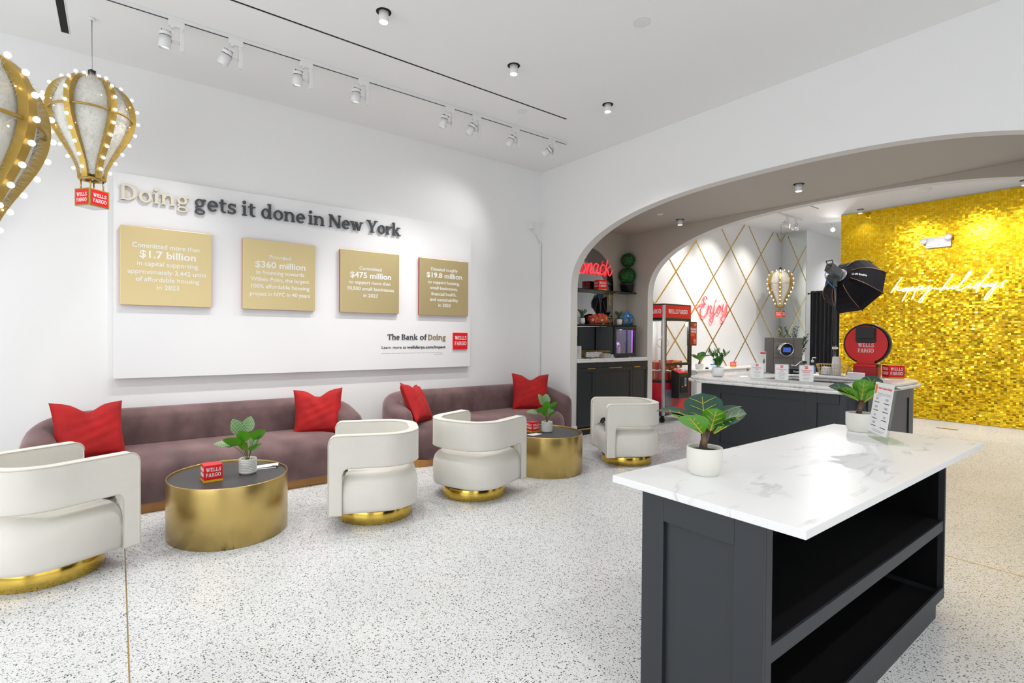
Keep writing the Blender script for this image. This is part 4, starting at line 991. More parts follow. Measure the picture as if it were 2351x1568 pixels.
# pump bottle
t=thing('pump_bottle','clear hand sanitizer pump bottle behind the right menu sign','bottle',(-3.24,7.72,HB))
SI=thing
mb=MB(); mb.lathe([(0,0),(.044,0),(.047,.01),(.047,.15),(.040,.175),(.016,.188),(.016,.195),(0,.195)],28,sy=.7); build(mb,'bottle',M['acrylic'],t)
mb=MB(); mb.lathe([(.0475,.03),(.0475,.13)],28,sy=.7); build(mb,'label_band',M['milk_blue'],t)
mb=MB(); mb.cyl((0,0),.020,.195,.235,20).cyl((0,0),.006,.235,.270,12); mb.tube([(0,0,.268),(.03,0,.272),(.052,0,.262)],.008,8); build(mb,'pump',M['white_plastic'],t)
t.location=(-3.49,8.44,HB)
def basket(label,loc,rz,w,d,h,m,flare=.03,group=None):
    t=thing('wire_basket',label,'basket',loc,rz,group); mb=MB(); r=.0022
    for z,q in ((.004,0),(h*.33,.33),(h*.66,.66),(h,1)): mb.tube([(x,y,z) for x,y in rrect(-w/2-flare*q,w/2+flare*q,-d/2-flare*q,d/2+flare*q,.02,4)],r if z<h else .004,6,True)
    nx=max(4,int(w/.028)); ny=max(3,int(d/.03))
    for k in range(nx+1):
        x=-w/2+w*k/nx; X=x*(1+2*flare/w)
        for s in (1,-1): mb.tube([(x,s*d/2,.004),(X,s*(d/2+flare),h)],r,5)
        mb.tube([(x,-d/2,.004),(x,d/2,.004)],r,5)
    for k in range(1,ny):
        y=-d/2+d*k/ny; Y=y*(1+2*flare/d)
        for s in (1,-1): mb.tube([(s*w/2,y,.004),(s*(w/2+flare),Y,h)],r,5)
    build(mb,'wire',m,t); return t
basket('gold wire basket holding white cups on the back of the bar',(-3.30,8.70,HB),.25,.34,.20,.17,M['brass'],.04)
def cup_stack(label,x,y,z,n,rb=.038,rt=.046,h=.11,step=.012):
    t=thing('cup_stack',label,'paper cups',(x,y,z),0,'stacks of white paper cups')
    mb=MB(); pr=[(0,0)]
    pr+=[(rt-.002,0),(rt+.002,.003)]
    for k in range(n): pr+=[(rt+.002,.003+k*step),(rt-.0015,.005+k*step)]
    z1=.005+(n-1)*step; pr+=[(rb,z1+h),(rb-.003,z1+h+.002),(0,z1+h)]
    mb.lathe(pr,32); build(mb,'cups',M['paper'],t); return t
cup_stack('tall stack of upside-down white paper cups in the wire basket',-3.27,8.74,HB+.007,12,.052,.064,.14)
cup_stack('short stack of white paper cups at the front of the wire basket',-3.40,8.70,HB+.007,2,.060,.070,.10)
# booth
t=thing('photo_booth_head','round red and black photo booth head on a red stand','photo booth',(-2.91,8.88,HB))
mb=MB(); mb.box(-.15,.15,-.10,.10,0,.150); build(mb,'stand',M['red_side'],t,.006)
mb=MB(); mb.box(-.145,.145,-.104,-.05,.150,.188); build(mb,'collar',M['red'],t,.003)
mb=MB(); mb.box(-.155,.155,-.08,.08,.1505,.192); build(mb,'bracket',M['black'],t,.004)
ZC=.485; RO=.305
mb=MB(); mb.xf=T(0,0,ZC)@Matrix.Rotation(PI/2,4,'X'); mb.lathe([(0,-.09),(RO*.86,-.09),(RO*.97,-.06),(RO,-.01),(RO,.035),(RO*.975,.055),(RO*.93,.055),(RO*.92,.045),(0,.045)],64); build(mb,'shell',M['black'],t)
fp=[]
for k in range(49): a=math.radians(-62+304*k/48); fp.append((RO*.905*math.cos(a),RO*.905*math.sin(a)))
# outline of the red face: neck down to the stand
fp=[p for p in fp]; neck=[(-.115,-ZC+.19),(.115,-ZC+.19)]
i0=[p for p in fp]
mb=MB(); mb.xf=T(0,-.048,ZC)@FR_F; mb.prism([(-.115,-.245)]+neck+[(.115,-.245)]+fp,0,.012); fc=build(mb,'face',M['red'],t)
mb=MB(); mb.xf=T(0,-.061,ZC)@FR_F; mb.prism(rrect(-.13,.13,.02,.262,[.03,.05,.05,.03]),-.002,.020); mb.prism(rrect(-.115,.115,.08,.255,.02),.020,.034); build(mb,'camera_cover',M['black'],t,.006)
wf_logo(T(0,-.0605,ZC-.055)@FR_F,.205,M['white_ink'],fc,.002)
wf_cube('large red logo box at the right end of the bar',(-2.59,8.91,HB),math.radians(-50),.20,.20,.185)
t=thing('napkin_box','low white box at the back of the bar left of the red stand','box',(-2.90,8.44,HB),.2); box('body',-.10,.10,-.06,.06,0,.075,M['paper'],t,.002)
t=thing('metal_tray','low grey metal tray at the back of the bar','tray',(-3.05,9.13,HB),0); box('tray',-.14,.14,-.07,.07,0,.075,M['steel'],t,.004)
mb=MB(); mb.tube(catmull([(-3.60,8.42,HB+.008),(-3.57,8.33,HB+.009),(-3.555,8.30,HB-.03),(-3.55,8.22,HB-.30),(-3.45,8.10,.02)],6),.007,6); tag(build(mb,'power_cable',M['lightbody']),'dark power cable hanging into the well behind the bar','cable')

# ------------------------------------------------------------------ snack niche in the passage
ZN=1.232
t=thing('base_cabinet','dark three-door base cabinet with gold pulls in the snack niche','cabinet',(XN+.01,6.70,0))
D=-5.905-(XN+.01)
box('carcass',.0,D-.022,-.87,.885,.15,ZN-.062,M['navy'],t); box('top_rail',D-.022,D-.004,-.87,.885,1.085,ZN-.062,M['navy'],t); box('toe_kick',.0,D-.02,-.87,.885,0,.09,M['black'],t); box('gold_skirting',D-.022,D,-.87,.885,.088,.112,M['brass'],t)
for a,b,ha,hb in ((-.868,-.475,-.66,-.49),(-.470,.465,-.155,.16),(.470,.883,.49,.645)):
    d=MB(); X1=D
    for y0,y1,z0,z1 in ((a,a+.055,.13,1.08),(b-.055,b,.13,1.08),(a+.055,b-.055,1.02,1.08),(a+.055,b-.055,.13,.20)): d.box(X1-.018,X1,y0,y1,z0,z1)
    d.box(X1-.021,X1-.010,a+.05,b-.05,.15,1.06); dr=build(d,'door',M['navy'],t,.0012)
    box('pull',X1-.002,X1+.022,ha,hb,1.066,1.080,M['brass'],dr,.002)
o=box('counter_slab',XN+.002,-5.875,5.832,7.585,ZN-.060,ZN-.031,M['carrara'],None,.006)
box('upper_layer',XN+.002,-5.895,5.832,7.585,ZN-.0305,ZN,M['carrara'],o,.006); tag(o,'double marble counter slab on the dark niche cabinet','counter top')
ZN+=.0005
pl=[(5.86,ZN)]+[(7.22,ZN),(7.22,2.52)]+[(6.54+.68*math.cos(PI*k/32),2.52+.645*math.sin(PI*k/32)) for k in range(1,32)]+[(5.86,2.52)]
mb=MB(); mb.xf=T(XN+.001,0,0)@FR_L; mb.prism(pl,0,.006); tag(build(mb,'arched_mirror',M['mirror_dark']),'tall arched mirror on the niche wall behind the red neon','mirror')
def shelf(z,label,full=True):
    t=thing('shelf',label,'shelf',(XN,6.7,z),0,'black shelves in the snack niche'); box('board',.008,.25,-.86,.885,-.018,0,M['black'],t,.002)
    for y in (.43,-.60):
        mb=MB(); mb.box(.008,.02,y-.012,y+.012,-.24 if full else -.034,-.019); mb.tube([(.015,y,-.026),(.22,y,-.024)],.006,8)
        if full: mb.tube(catmull([(.018,y,-.15),(.07,y,-.10),(.12,y,-.03)],5),.007,8); build(mb,'bracket',M['brass'],t)
shelf(2.403,'upper black shelf in the snack niche, holding the topiary'); shelf(1.803,'lower black shelf in the snack niche, holding the snack baskets',False)
wf_cube('red logo box on the upper niche shelf beside the topiary',(-6.27,6.72,2.4035),-.30,.165,.165,.175)
def topiary(label,loc):
    t=thing('topiary',label,'potted plant',loc); p=MB(); p.lathe([(0,0),(.095,0),(.125,.13),(.132,.13),(.132,.165),(.122,.165),(.118,.14),(0,.14)],32); build(p,'pot',M['black'],t)
    s=MB(); s.tube([(0,0,.13),(.003,0,.30),(0,.01,.55)],.009,8); build(s,'stem',M['bark'],t)
    r=random.Random(4)
    for c,R in (((0,0,.305),.152),((0,.02,.595),.122)):
        f=MB(); f.ball(c,R*.90,20,14); f.rec=False
        for k in range(1500):
            z=r.uniform(-1,1); a=r.uniform(0,2*PI); q=math.sqrt(1-z*z); n=Vector((q*math.cos(a),q*math.sin(a),z)); b=n.cross(Vector((0,0,1)) if abs(z)<.9 else Vector((1,0,0))).normalized(); b.rotate(Matrix.Rotation(r.uniform(0,6.28),3,n))
            leaf(f,Vector(c)+n*R*r.uniform(.88,.98),(b+n*r.uniform(.1,.9)),.026,.018,n,.1,.1,'oval',False,2,2)
        build(f,'foliage_ball',M['box'],t)
topiary('double-ball green topiary in a black pot on the upper niche shelf',(-6.27,7.43,2.4035))
wpot=M['white_lacquer']
def bushy(label,loc,seed): return zz(label,'shelf_plant',loc,wpot,seed,16,.14,.10,M['sage'],.022,.040,.052,.105,'small grey green plants on the niche shelf',per=14)
bushy('small grey green plant in a white pot at the left of the lower niche shelf',(-6.26,6.27,1.8035),21); bushy('small grey green plant in a white pot between the two snack baskets',(-6.26,7.215,1.8035),22)
basket('gold wire basket of red snack bags on the lower niche shelf',(-6.275,6.74,1.8035),PI/2,.42,.15,.13,M['brass'],.03,'snack baskets on the niche shelf')
basket('gold wire basket of blue snack bags on the lower niche shelf',(-6.295,7.42,1.8035),PI/2,.24,.15,.12,M['brass'],.03,'snack baskets on the niche shelf')
def snack(label,loc,rot,m,group,band):
    t=thing('snack_bag',label,'snack bag',loc,0,group); t.rotation_euler=rot
    mb=MB(); n=10; w,h,d=.066,.085,.028
    for sd in (1,-1):
        b=len(mb.v)
        for i in range(n+1):
            for j in range(n+1):
                u=-1+2*i/n; v=-1+2*j/n; mb.v.append((u*w*(1-.05*(1-v*v)),sd*d*((1-u**4)*(1-v**6))**.6+sd*.0006,v*h))
        for i in range(n):
            for j in range(n):
                q=(b+i*(n+1)+j,b+(i+1)*(n+1)+j,b+(i+1)*(n+1)+j+1,b+i*(n+1)+j+1); mb.f.append(q if sd==-1 else q[::-1]); mb.sm.append(True)
    build(mb,'bag',m,t)
    mb=MB(); mb.lathe([(0,-.0295),(.018,-.0290),(.030,-.0265)],20); mb2=MB(); mb2.xf=T(0,0,.01)@Matrix.Rotation(-PI/2,4,'X')
    mb2.lathe([(0,.0302),(.020,.0296),(.032,.0265)],20); build(mb2,'printed_spot',band,t); mb3=MB(); mb3.xf=T(0,0,.01)@Matrix.Rotation(PI/2,4,'X'); mb3.lathe([(0,.0302),(.020,.0296),(.032,.0265)],20); build(mb3,'printed_spot',band,t)
RB=['red snack bag at the left end of its basket','second red snack bag from the left in its basket','third red snack bag from the left in its basket','red snack bag at the right end of its basket','low red snack bag in front in its basket']
for k,(dy,dz,rx,rz) in enumerate(((-.15,.075,.15,1.3),(-.07,.098,-.2,1.75),(.02,.112,.15,1.45),(.11,.100,-.15,1.7),(-.02,.075,.3,1.5))):
    snack(RB[k],(-6.29+.022*(k-2),6.74+dy,1.806+dz),(rx,.1*(k-2),rz),M['red_bag'],'red snack bags in the basket',M['yellow'] if k%2 else M['white_ink'])
BB=['blue snack bag at the left of its basket','blue snack bag lying on top of the others','blue snack bag in the middle of its basket','blue snack bag at the right of its basket']
for k,(dy,dz,rx,ry,rz) in enumerate(((-.09,.085,.3,-.9,1.5),(.03,.165,.1,.6,1.6),(-.01,.080,-.1,.3,1.45),(.085,.095,.2,-.2,1.8))):
    snack(BB[k],(-6.31+.022*k,7.42+dy,1.806+dz),(rx,ry,rz),M['blue_bag'],'blue snack bags in the basket',M['white_ink'] if k%2 else M['orange'])
# fridge
t=thing('mini_fridge','black glass-door mini fridge on the niche counter','fridge',(XN+.02,7.04,ZN))
FW=.283; FD=.44; FH=.535
c=MB(); c.box(0,FD-.05,-FW,FW,.02,.035).box(0,FD-.05,-FW,FW,FH-.02,FH).box(0,.02,-FW,FW,.035,FH-.02).box(.02,FD-.05,-FW,-FW+.02,.035,FH-.02).box(.02,FD-.05,FW-.02,FW,.035,FH-.02); build(c,'cabinet',M['lightbody'],t,.002)
f=MB(); f.box(FD-.048,FD,-FW,-FW+.045,.02,FH).box(FD-.048,FD,FW-.045,FW,.02,FH).box(FD-.048,FD,-FW+.045,FW-.045,.02,.075).box(FD-.048,FD,-FW+.045,FW-.045,FH-.05,FH); dr=build(f,'door',M['black'],t,.003)
box('door_glass',FD-.025,FD-.02,-FW+.046,FW-.046,.076,FH-.051,M['dark_glass'],dr)
box('light_strip',FD-.075,FD-.06,FW-.030,FW-.0205,.08,FH-.06,M['led_violet'],t); box('light_strip',.05,FD-.1,-.12,.12,FH-.030,FH-.0205,M['led_violet'],t)
light('fridge_light','POINT',(XN+.385,7.0,ZN+.44),2.6,(.78,.66,1),shadow_soft_size=.03)
for y in (-.2,.2): box('foot',FD-.12,FD-.08,y-.02,y+.02,0,.02,M['steel'],t)
def carton(label,x,y,m1,m2,h=.19):
    t=thing('milk_carton',label,'carton',(x,y,ZN+.0355),0,'cartons in the mini fridge'); w=.036
    mb=MB(); mb.box(-w,w,-w,w,0,h-.045); build(mb,'body',m1,t,.001)
    mb=MB(); mb.add([(-w,-w,h-.044),(w,-w,h-.044),(w,w,h-.044),(-w,w,h-.044),(-w,0,h),(w,0,h)],[(0,1,5,4),(2,3,4,5),(1,2,5),(3,0,4),(3,2,1,0)]); mb.box(-w,w,-.002,.002,h,h+.015); build(mb,'gable_top',m2,t); box('printed_panel',w,w+.0008,-.026,.026,.03,h-.07,m2,t)
carton('blue and white carton at the left in the fridge',-6.13,6.86,M['milk_blue'],M['paper'],.21); carton('white carton in the middle in the fridge',-6.12,6.945,M['paper'],M['milk_blue'],.21); carton('red carton at the right in the fridge',-6.13,7.03,M['red'],M['white_ink'],.22)
# things on the niche counter
t=thing('acrylic_sign','small white sign at the left end of the niche counter','sign',(-6.08,5.99,ZN),.5); box('sheet',-.065,.065,-.003,.003,.0,.205,M['paper'],t); mb=MB(); bars(mb,-.0035,[(.15,-.05,.05),(.12,-.05,.05),(.09,-.05,.04),(.06,-.05,.05)],.004); build(mb,'print_line',M['ink'],t)
basket('long gold wire basket of packets on the niche counter',(-6.13,6.42,ZN),PI/2,.34,.18,.12,M['brass'],.07)
PK=['white tea packet at the left of the long basket','white tea packet second in the long basket','white tea packet third in the long basket','white tea packet fourth in the long basket','white tea packet fifth in the long basket','white tea packet at the right of the long basket']
for k in range(6):
    o=box('packet',-.035,.035,-.012,.012,0,.085,M['paper'],None,.002); o.location=(-6.13+.02*(k%2),6.28+.056*k,ZN+.012); o.rotation_euler=(.12*(k%3-1),.15,1.4+.2*(k%2)); tag(o,PK[k],'packet','white packets in the long basket')
for nm,lab,y,w,h,m in (('open_tin','taupe open tin of stirrers beside the long basket',6.60,.075,.075,'taupe'),('open_tin','small mint green tin next to the taupe tin',6.735,.05,.06,'mint')):
    t=thing(nm,lab,'tin',(-6.03,y,ZN)); c=MB(); c.box(-.05,.05,-w,w,0,.004).box(-.05,.05,-w,-w+.004,.004,h).box(-.05,.05,w-.004,w,.004,h).box(-.05,-.046,-w+.004,w-.004,.004,h).box(.046,.05,-w+.004,w-.004,.004,h); build(c,'tin',M[m],t)
    box('filling',-.045,.045,-w+.005,w-.005,.005,h-.012,M['gravel'] if m=='taupe' else M['mint'],t)
flat('tablet','flat dark grey tablet lying on the niche counter by the sign','tablet',-5.98,6.15,ZN,0,.10,.16,.008,'lightbody')
# neon signs
NE={'ENJOY':[[(10.108,2.237),(10.175,2.293),(10.294,2.332),(10.43,2.338)],[(10.489,2.437),(10.476,2.483),(10.421,2.503),(10.361,2.468),(10.353,2.404),(10.393,2.354),(10.446,2.339),(10.34,2.3),(10.257,2.219),(10.235,2.132),(10.279,2.061),(10.36,2.047),(10.451,2.087),(10.52,2.177)],[(10.56,2.326),(10.531,2.212),(10.503,2.115),(10.562,2.239),(10.641,2.312),(10.667,2.266),(10.638,2.172),(10.664,2.125),(10.726,2.166)],[(10.798,2.337),(10.775,2.221),(10.753,2.079),(10.736,1.972),(10.681,1.932),(10.627,1.961),(10.653,2.041),(10.777,2.115),(10.897,2.19)],[(10.859,2.451),(10.841,2.395)],[(10.981,2.326),(10.915,2.252),(10.913,2.163),(10.975,2.144),(11.045,2.222),(11.036,2.311),(10.981,2.326),(11.037,2.27),(11.128,2.291)],[(11.166,2.37),(11.126,2.26),(11.147,2.184),(11.222,2.215),(11.309,2.367)],[(11.325,2.39),(11.296,2.203),(11.233,2.02),(11.155,1.968),(11.089,1.981),(11.088,2.053),(11.198,2.128),(11.383,2.206)]],'SNACK':[[(6.452,2.971),(6.407,2.977),(6.354,2.914),(6.375,2.863),(6.435,2.826),(6.445,2.764),(6.389,2.698),(6.301,2.681),(6.242,2.716)],[(6.503,2.859),(6.485,2.778),(6.458,2.686),(6.507,2.801),(6.563,2.872),(6.591,2.846),(6.559,2.736),(6.584,2.699),(6.632,2.742)],[(6.76,2.861),(6.689,2.876),(6.631,2.801),(6.623,2.72),(6.668,2.702),(6.733,2.783),(6.754,2.868),(6.734,2.751),(6.756,2.699),(6.803,2.74)],[(6.908,2.863),(6.864,2.873),(6.811,2.806),(6.803,2.724),(6.847,2.698),(6.926,2.75)],[(6.994,2.964),(6.959,2.84),(6.923,2.687)],[(7.068,2.872),(6.992,2.805),(6.951,2.783),(7.005,2.776),(7.029,2.709),(7.071,2.698),(7.115,2.787)]],'HAPPY':[[(-3.561,2.857),(-3.663,2.694),(-3.755,2.542)],[(-3.741,2.562),(-3.68,2.633),(-3.622,2.659),(-3.642,2.599),(-3.595,2.585),(-3.539,2.624)],[(-3.468,2.627),(-3.5,2.625),(-3.554,2.598),(-3.557,2.57),(-3.519,2.575),(-3.473,2.623),(-3.49,2.576),(-3.46,2.576)],[(-3.443,2.622),(-3.502,2.484),(-3.559,2.361)],[(-3.481,2.536),(-3.418,2.626),(-3.375,2.633),(-3.39,2.587),(-3.438,2.562),(-3.383,2.587),(-3.341,2.61)],[(-3.316,2.629),(-3.356,2.507),(-3.406,2.383)],[(-3.357,2.528),(-3.286,2.643),(-3.228,2.636),(-3.248,2.594),(-3.307,2.579),(-3.24,2.603)],[(-3.211,2.632),(-3.247,2.593),(-3.227,2.572),(-3.182,2.599),(-3.109,2.645)],[(-3.105,2.65),(-3.156,2.536),(-3.229,2.428),(-3.277,2.358),(-3.268,2.327),(-3.232,2.351),(-3.188,2.466),(-3.107,2.566),(-3.035,2.597),(-2.99,2.574),(-2.946,2.573)],[(-2.75,2.847),(-2.845,2.696),(-2.95,2.528)],[(-2.938,2.543),(-2.879,2.591),(-2.84,2.604),(-2.85,2.565),(-2.816,2.57),(-2.77,2.601)],[(-2.724,2.623),(-2.776,2.592),(-2.772,2.565),(-2.734,2.572),(-2.703,2.604),(-2.722,2.622),(-2.703,2.596),(-2.678,2.6)],[(-2.678,2.6),(-2.578,2.729),(-2.496,2.849),(-2.504,2.874),(-2.535,2.845),(-2.615,2.703),(-2.689,2.566),(-2.681,2.531),(-2.647,2.529),(-2.576,2.578),(-2.527,2.604)],[(-2.491,2.649),(-2.524,2.594),(-2.514,2.562),(-2.468,2.58)],[(-2.473,2.682),(-2.463,2.694)],[(-2.363,2.659),(-2.417,2.625),(-2.457,2.579),(-2.449,2.553),(-2.411,2.574),(-2.363,2.635)],[(-2.199,2.892),(-2.299,2.726),(-2.38,2.583),(-2.419,2.466)],[(-2.247,2.625),(-2.292,2.621),(-2.332,2.59),(-2.326,2.568),(-2.289,2.58),(-2.249,2.625),(-2.265,2.583),(-2.244,2.574)],[(-2.2,2.632),(-2.226,2.582),(-2.205,2.579),(-2.132,2.646)],[(-2.132,2.646),(-2.197,2.531),(-2.274,2.414),(-2.301,2.344),(-2.272,2.333),(-2.224,2.421),(-2.162,2.528),(-2.093,2.591)],[(-2.009,2.671),(-2.044,2.634),(-2.066,2.608),(-2.056,2.57),(-2.065,2.542),(-2.093,2.552)]]}
def neon(name,label,strokes,mp,r,m,standoff,backing=None,back_m=None):
    t=thing(name,label,'neon sign',(0,0,0)); P=[[Vector(mp(*p)) for p in s] for s in strokes]
    c=Vector((0,0,0)); n=0
    for s in P:
        for p in s: c+=p; n+=1
    c/=n; t.location=c; mb=MB()
    for s in P:
        C=catmull([p-c for p in s],6) if len(s)>2 else [p-c for p in s]; mb.tube(C,r,8)
    build(mb,'tube',m,t)
    if backing:
        b=MB(); xs=[p-c for s in P for p in s]; backing(b,xs); build(b,'backing',back_m,t)
    st=MB()
    for s in P[::2]:
        p=s[0]-c; st.tube([p,p+Vector(standoff)],.006,6)
    build(st,'standoff',M['acrylic'],t); return t,c
def back_l(b,xs):
    y0=min(p.y for p in xs)-.05;y1=max(p.y for p in xs)+.05;z0=min(p.z for p in xs)-.05;z1=max(p.z for p in xs)+.05
    b.xf=T(-.022,0,0)@FR_L; b.prism(rrect(y0,y1,z0,z1,.12),-.003,.003)
_,c=neon('neon_sign','red script neon sign reading Enjoy on the diamond wall',NE['ENJOY'],lambda a,b:(-6.565,a,b),.0115,M['neon_red'],(-.03,0,0))
_,c=neon('neon_sign','red script neon sign reading Snack in front of the arched mirror',NE['SNACK'],lambda a,b:(-6.355,a,b),.0105,M['neon_red'],(-.058,0,0))
_,c=neon('neon_sign','white script neon sign reading happy holidays on the gold wall',NE['HAPPY'],lambda a,b:(a,12.70,b),.0105,M['neon_white'],(0,.06,0))

# ------------------------------------------------------------------ claw machine
t=thing('claw_machine','red and black claw machine full of gift boxes by the diamond wall','claw machine',(-6.20,8.42,0))
X0,X1,Y0,Y1=-.33,.33,-.42,.42
fr=MB()
for x in (X0,X1-.035):
    for y in (Y0,Y1-.035):
        if not (x>0 and y<0): fr.box(x,x+.035,y,y+.035,.14,1.95)
fr.box(X0,X1,Y0,Y1,.135,.165); fr.box(X0,X1,Y0,Y1,.745,.775); fr.box(X1-.03,X1+.004,Y0+.04,Y1-.035,1.06,1.11); fr.box(X1-.03,X1+.004,Y0+.04,Y1-.035,1.90,1.95); fr.box(X1-.03,X1+.004,Y0+.04,Y0+.075,1.11,1.90); fr.box(X1-.03,X1+.004,Y1-.065,Y1-.03,1.11,1.90); fr.box(X0,X1-.03,Y0,Y0+.03,1.90,1.95); fr.box(X0,X1,Y0,Y1,2.19,2.215); fr.box(X0,X1,Y0,Y1,1.935,1.955)
build(fr,'frame',M['black'],t,.002)
box('corner_post',X1-.045,X1+.008,Y0-.008,Y0+.045,.14,2.19,M['alu'],t,.012)
hd=MB(); hd.box(X0,X1,Y0,Y1,1.956,2.189); h=build(hd,'header',M['red'],t)
serif('WELLS FARGO',.115,T(X1+.0005,-.30,2.035)@FR_L,M['white_ink'],'lettering',h,.003,.60); serif('WELLS FARGO',.115,T(-.28,Y0-.0005,2.035)@FR_F,M['white_ink'],'lettering',h,.003,.54)
box('front_glass',X1-.014,X1-.010,Y0+.076,Y1-.066,1.111,1.899,M['glass'],t); box('front_glass',X1-.014,X1-.010,Y0+.046,Y1-.036,.776,1.059,M['glass'],t); box('side_glass',X0+.036,X1-.046,Y0+.010,Y0+.014,.776,1.934,M['glass'],t); box('side_glass',X0+.036,X1-.036,Y1-.014,Y1-.010,.776,1.934,M['glass'],t); box('back_glass',X0+.008,X0+.012,Y0+.036,Y1-.036,.776,1.934,M['glass'],t)
box('front_panel',X1-.02,X1-.002,Y0+.046,Y1-.036,.166,.744,M['magenta_panel'],t); box('side_panel',X0+.036,X1-.046,Y0+.004,Y0+.02,.166,.744,M['magenta_panel'],t)
box('prize_door',X1-.002,X1+.012,Y0+.05,Y0+.24,.31,.62,M['claw_grey'],t,.01)
cb=MB(); zt=.985; cb.add([(X1,-.19,.46),(X1+.17,-.19,.46),(X1+.17,.12,.46),(X1,.12,.46),(X1,-.19,zt),(X1+.17,-.19,.925),(X1+.17,.12,.925),(X1,.12,zt)],[(0,3,2,1),(4,5,6,7),(0,1,5,4),(1,2,6,5),(2,3,7,6),(3,0,4,7)]); cbx=build(cb,'control_box',M['black'],t,.006)
cb=MB(); cb.add([(X1+.005,-.18,zt+.0015),(X1+.16,-.18,.932),(X1+.16,.11,.932),(X1+.005,.11,zt+.0015),(X1+.005,-.18,zt+.006),(X1+.16,-.18,.938),(X1+.16,.11,.938),(X1+.005,.11,zt+.006)],[(0,3,2,1),(4,5,6,7),(0,1,5,4),(1,2,6,5),(2,3,7,6),(3,0,4,7)]); build(cb,'control_top',M['red'],cbx)
j=MB(); j.tube([(X1+.08,-.09,.955),(X1+.08,-.09,1.03)],.008,8); j.ball((X1+.08,-.09,1.045),.028,16,10); build(j,'joystick',M['white_plastic'],cbx); j=MB(); j.cyl((X1+.10,.03),.032,.945,.972,20); build(j,'button',M['white_plastic'],cbx)
box('coin_door',X1+.170,X1+.176,-.15,.09,.56,.86,M['black_matte'],cbx,.004); box('coin_slot',X1+.176,X1+.182,-.03,.03,.68,.84,M['steel'],cbx,.003); box('coin_label',X1+.182,X1+.184,-.022,.022,.72,.82,M['milk_blue'],cbx)
l=MB(); l.xf=T(X1+.176,-.10,.68)@Matrix.Rotation(PI/2,4,'Y'); l.cyl((0,0),.014,0,.012,14); build(l,'lock',M['brass'],cbx)
cl=MB(); cl.tube([(.0,.0,1.93),(0,0,1.62)],.006,8); cl.cyl((0,0),.03,1.56,1.63,16)
for k in range(3):
    a=k*2.094; c_,s_=math.cos(a),math.sin(a); cl.tube(catmull([(.02*c_,.02*s_,1.57),(.11*c_,.11*s_,1.52),(.11*c_,.11*s_,1.44),(.03*c_,.03*s_,1.38)],5),.006,6)
build(cl,'claw',M['chrome'],t); box('gantry',-.30,.30,-.02,.02,1.90,1.925,M['steel'],t)
for x in (X0+.07,X1-.07):
    for y in (Y0+.07,Y1-.07):
        k=MB(); k.xf=T(x,y,.05)@Matrix.Rotation(PI/2,4,'X'); k.cyl((0,0),.05,-.016,.016,24); k.xf=None; k.box(x-.02,x+.02,y-.026,y-.018,.04,.135); k.box(x-.02,x+.02,y+.018,y+.026,.04,.135); build(k,'caster',M['black'],t)
light('cabinet_light','POINT',(-6.2,8.42,1.86),9,(1,1,.97),shadow_soft_size=.05)
r5=random.Random(5); GI=[]
GP=[(-.16,-.26),(.05,-.27),(.21,-.25),(-.15,-.04),(.06,-.03),(.20,.0),(-.14,.20),(.06,.22),(.21,.23)]
for lay in range(2):
    for k,(gx,gy) in enumerate(GP):
        s=.085; z=.776+s if lay==0 else .776+s*2+.095
        if lay==1: gx*=.85; gy*=.88; z+=r5.uniform(-.005,.03)
        GI.append((gx,gy,z,r5.uniform(-.4,.4),r5.uniform(-.5,.5) if lay else 0,s))
for k,(gx,gy,z,rz,rx,s) in enumerate(GI):
    row='top layer' if k>=9 else 'bottom layer'; col=('left','left','left','middle','middle','middle','right','right','right')[k%9]; dep=('back','middle','front')[k%3]
    g=thing('gift_box','red gift box in the claw machine, %s, %s %s'%(row,dep,col),'gift box',(-6.20+gx,8.42+gy,z),0,'gift boxes in the claw machine'); g.rotation_euler=(rx,rx*.6,rz); s*=.80
    if k==0: g0=(box('wrapped_box',-s,s,-s,s,-s,s,M['gift'],g,.003), build(MB().box(-.011,.011,-s-.002,s+.002,-s-.002,s+.002).box(-s-.002,s+.002,-.011,.011,-s-.002,s+.002),'ribbon',M['ribbon'],g))
    else:
        for q in g0: c=q.copy(); COL.objects.link(c); c.parent=g
t=thing('poster_stand','red poster on a black stand behind the claw machine','poster',(-5.95,9.01,0))
box('pole',-.012,.012,-.06,-.03,.02,1.44,M['black'],t); box('base',-.15,.15,-.15,.10,0,.02,M['black'],t); box('frame',-.015,.0,-.155,.155,1.43,1.90,M['black'],t,.003); ps=box('poster_sheet',0,.002,-.135,.135,1.45,1.88,M['magenta_panel'],t)
sans('Thanks',.07,T(.0025,.03,1.735)@FR_L,M['white_ink'],'lettering',ps,'CENTER',.0003,.001); sans('for playing!',.06,T(.0025,.0,1.69)@FR_L,M['white_ink'],'lettering',ps,'CENTER',.0003,.001,.25)
mb=MB()
for z in (1.655,1.64,1.625): bars(mb,.0,[(z,-.12,.08)],.009,T(.0025,0,0)@Matrix(((0,1,0,0),(1,0,0,0),(0,0,1,0),(0,0,0,1))))
build(mb,'print_line',M['orange'],ps)
mb=MB()
for z in (1.475,1.50,1.525,1.55): bars(mb,.0,[(z,.05,.125)],.012,T(.0025,0,0)@Matrix(((0,1,0,0),(1,0,0,0),(0,0,1,0),(0,0,0,1))))
build(mb,'print_bar',M['yellow'],ps)
mb=MB(); mb.xf=T(.003,.09,1.835)@FR_L; mb.prism([(.030*math.cos(a)*(1 if math.sin(a)>-.2 else .8),.036*math.sin(a)) for a in [2*PI*k/20 for k in range(20)]],0,.001); mb.prism([(-.008,-.06),(.008,-.06),(.008,-.046),(-.008,-.046)],0,.001); mb.prism([(-.014,-.040),(.014,-.040),(.022,-.02),(-.022,-.02)],0,.001); build(mb,'balloon_print',M['ribbon'],ps)

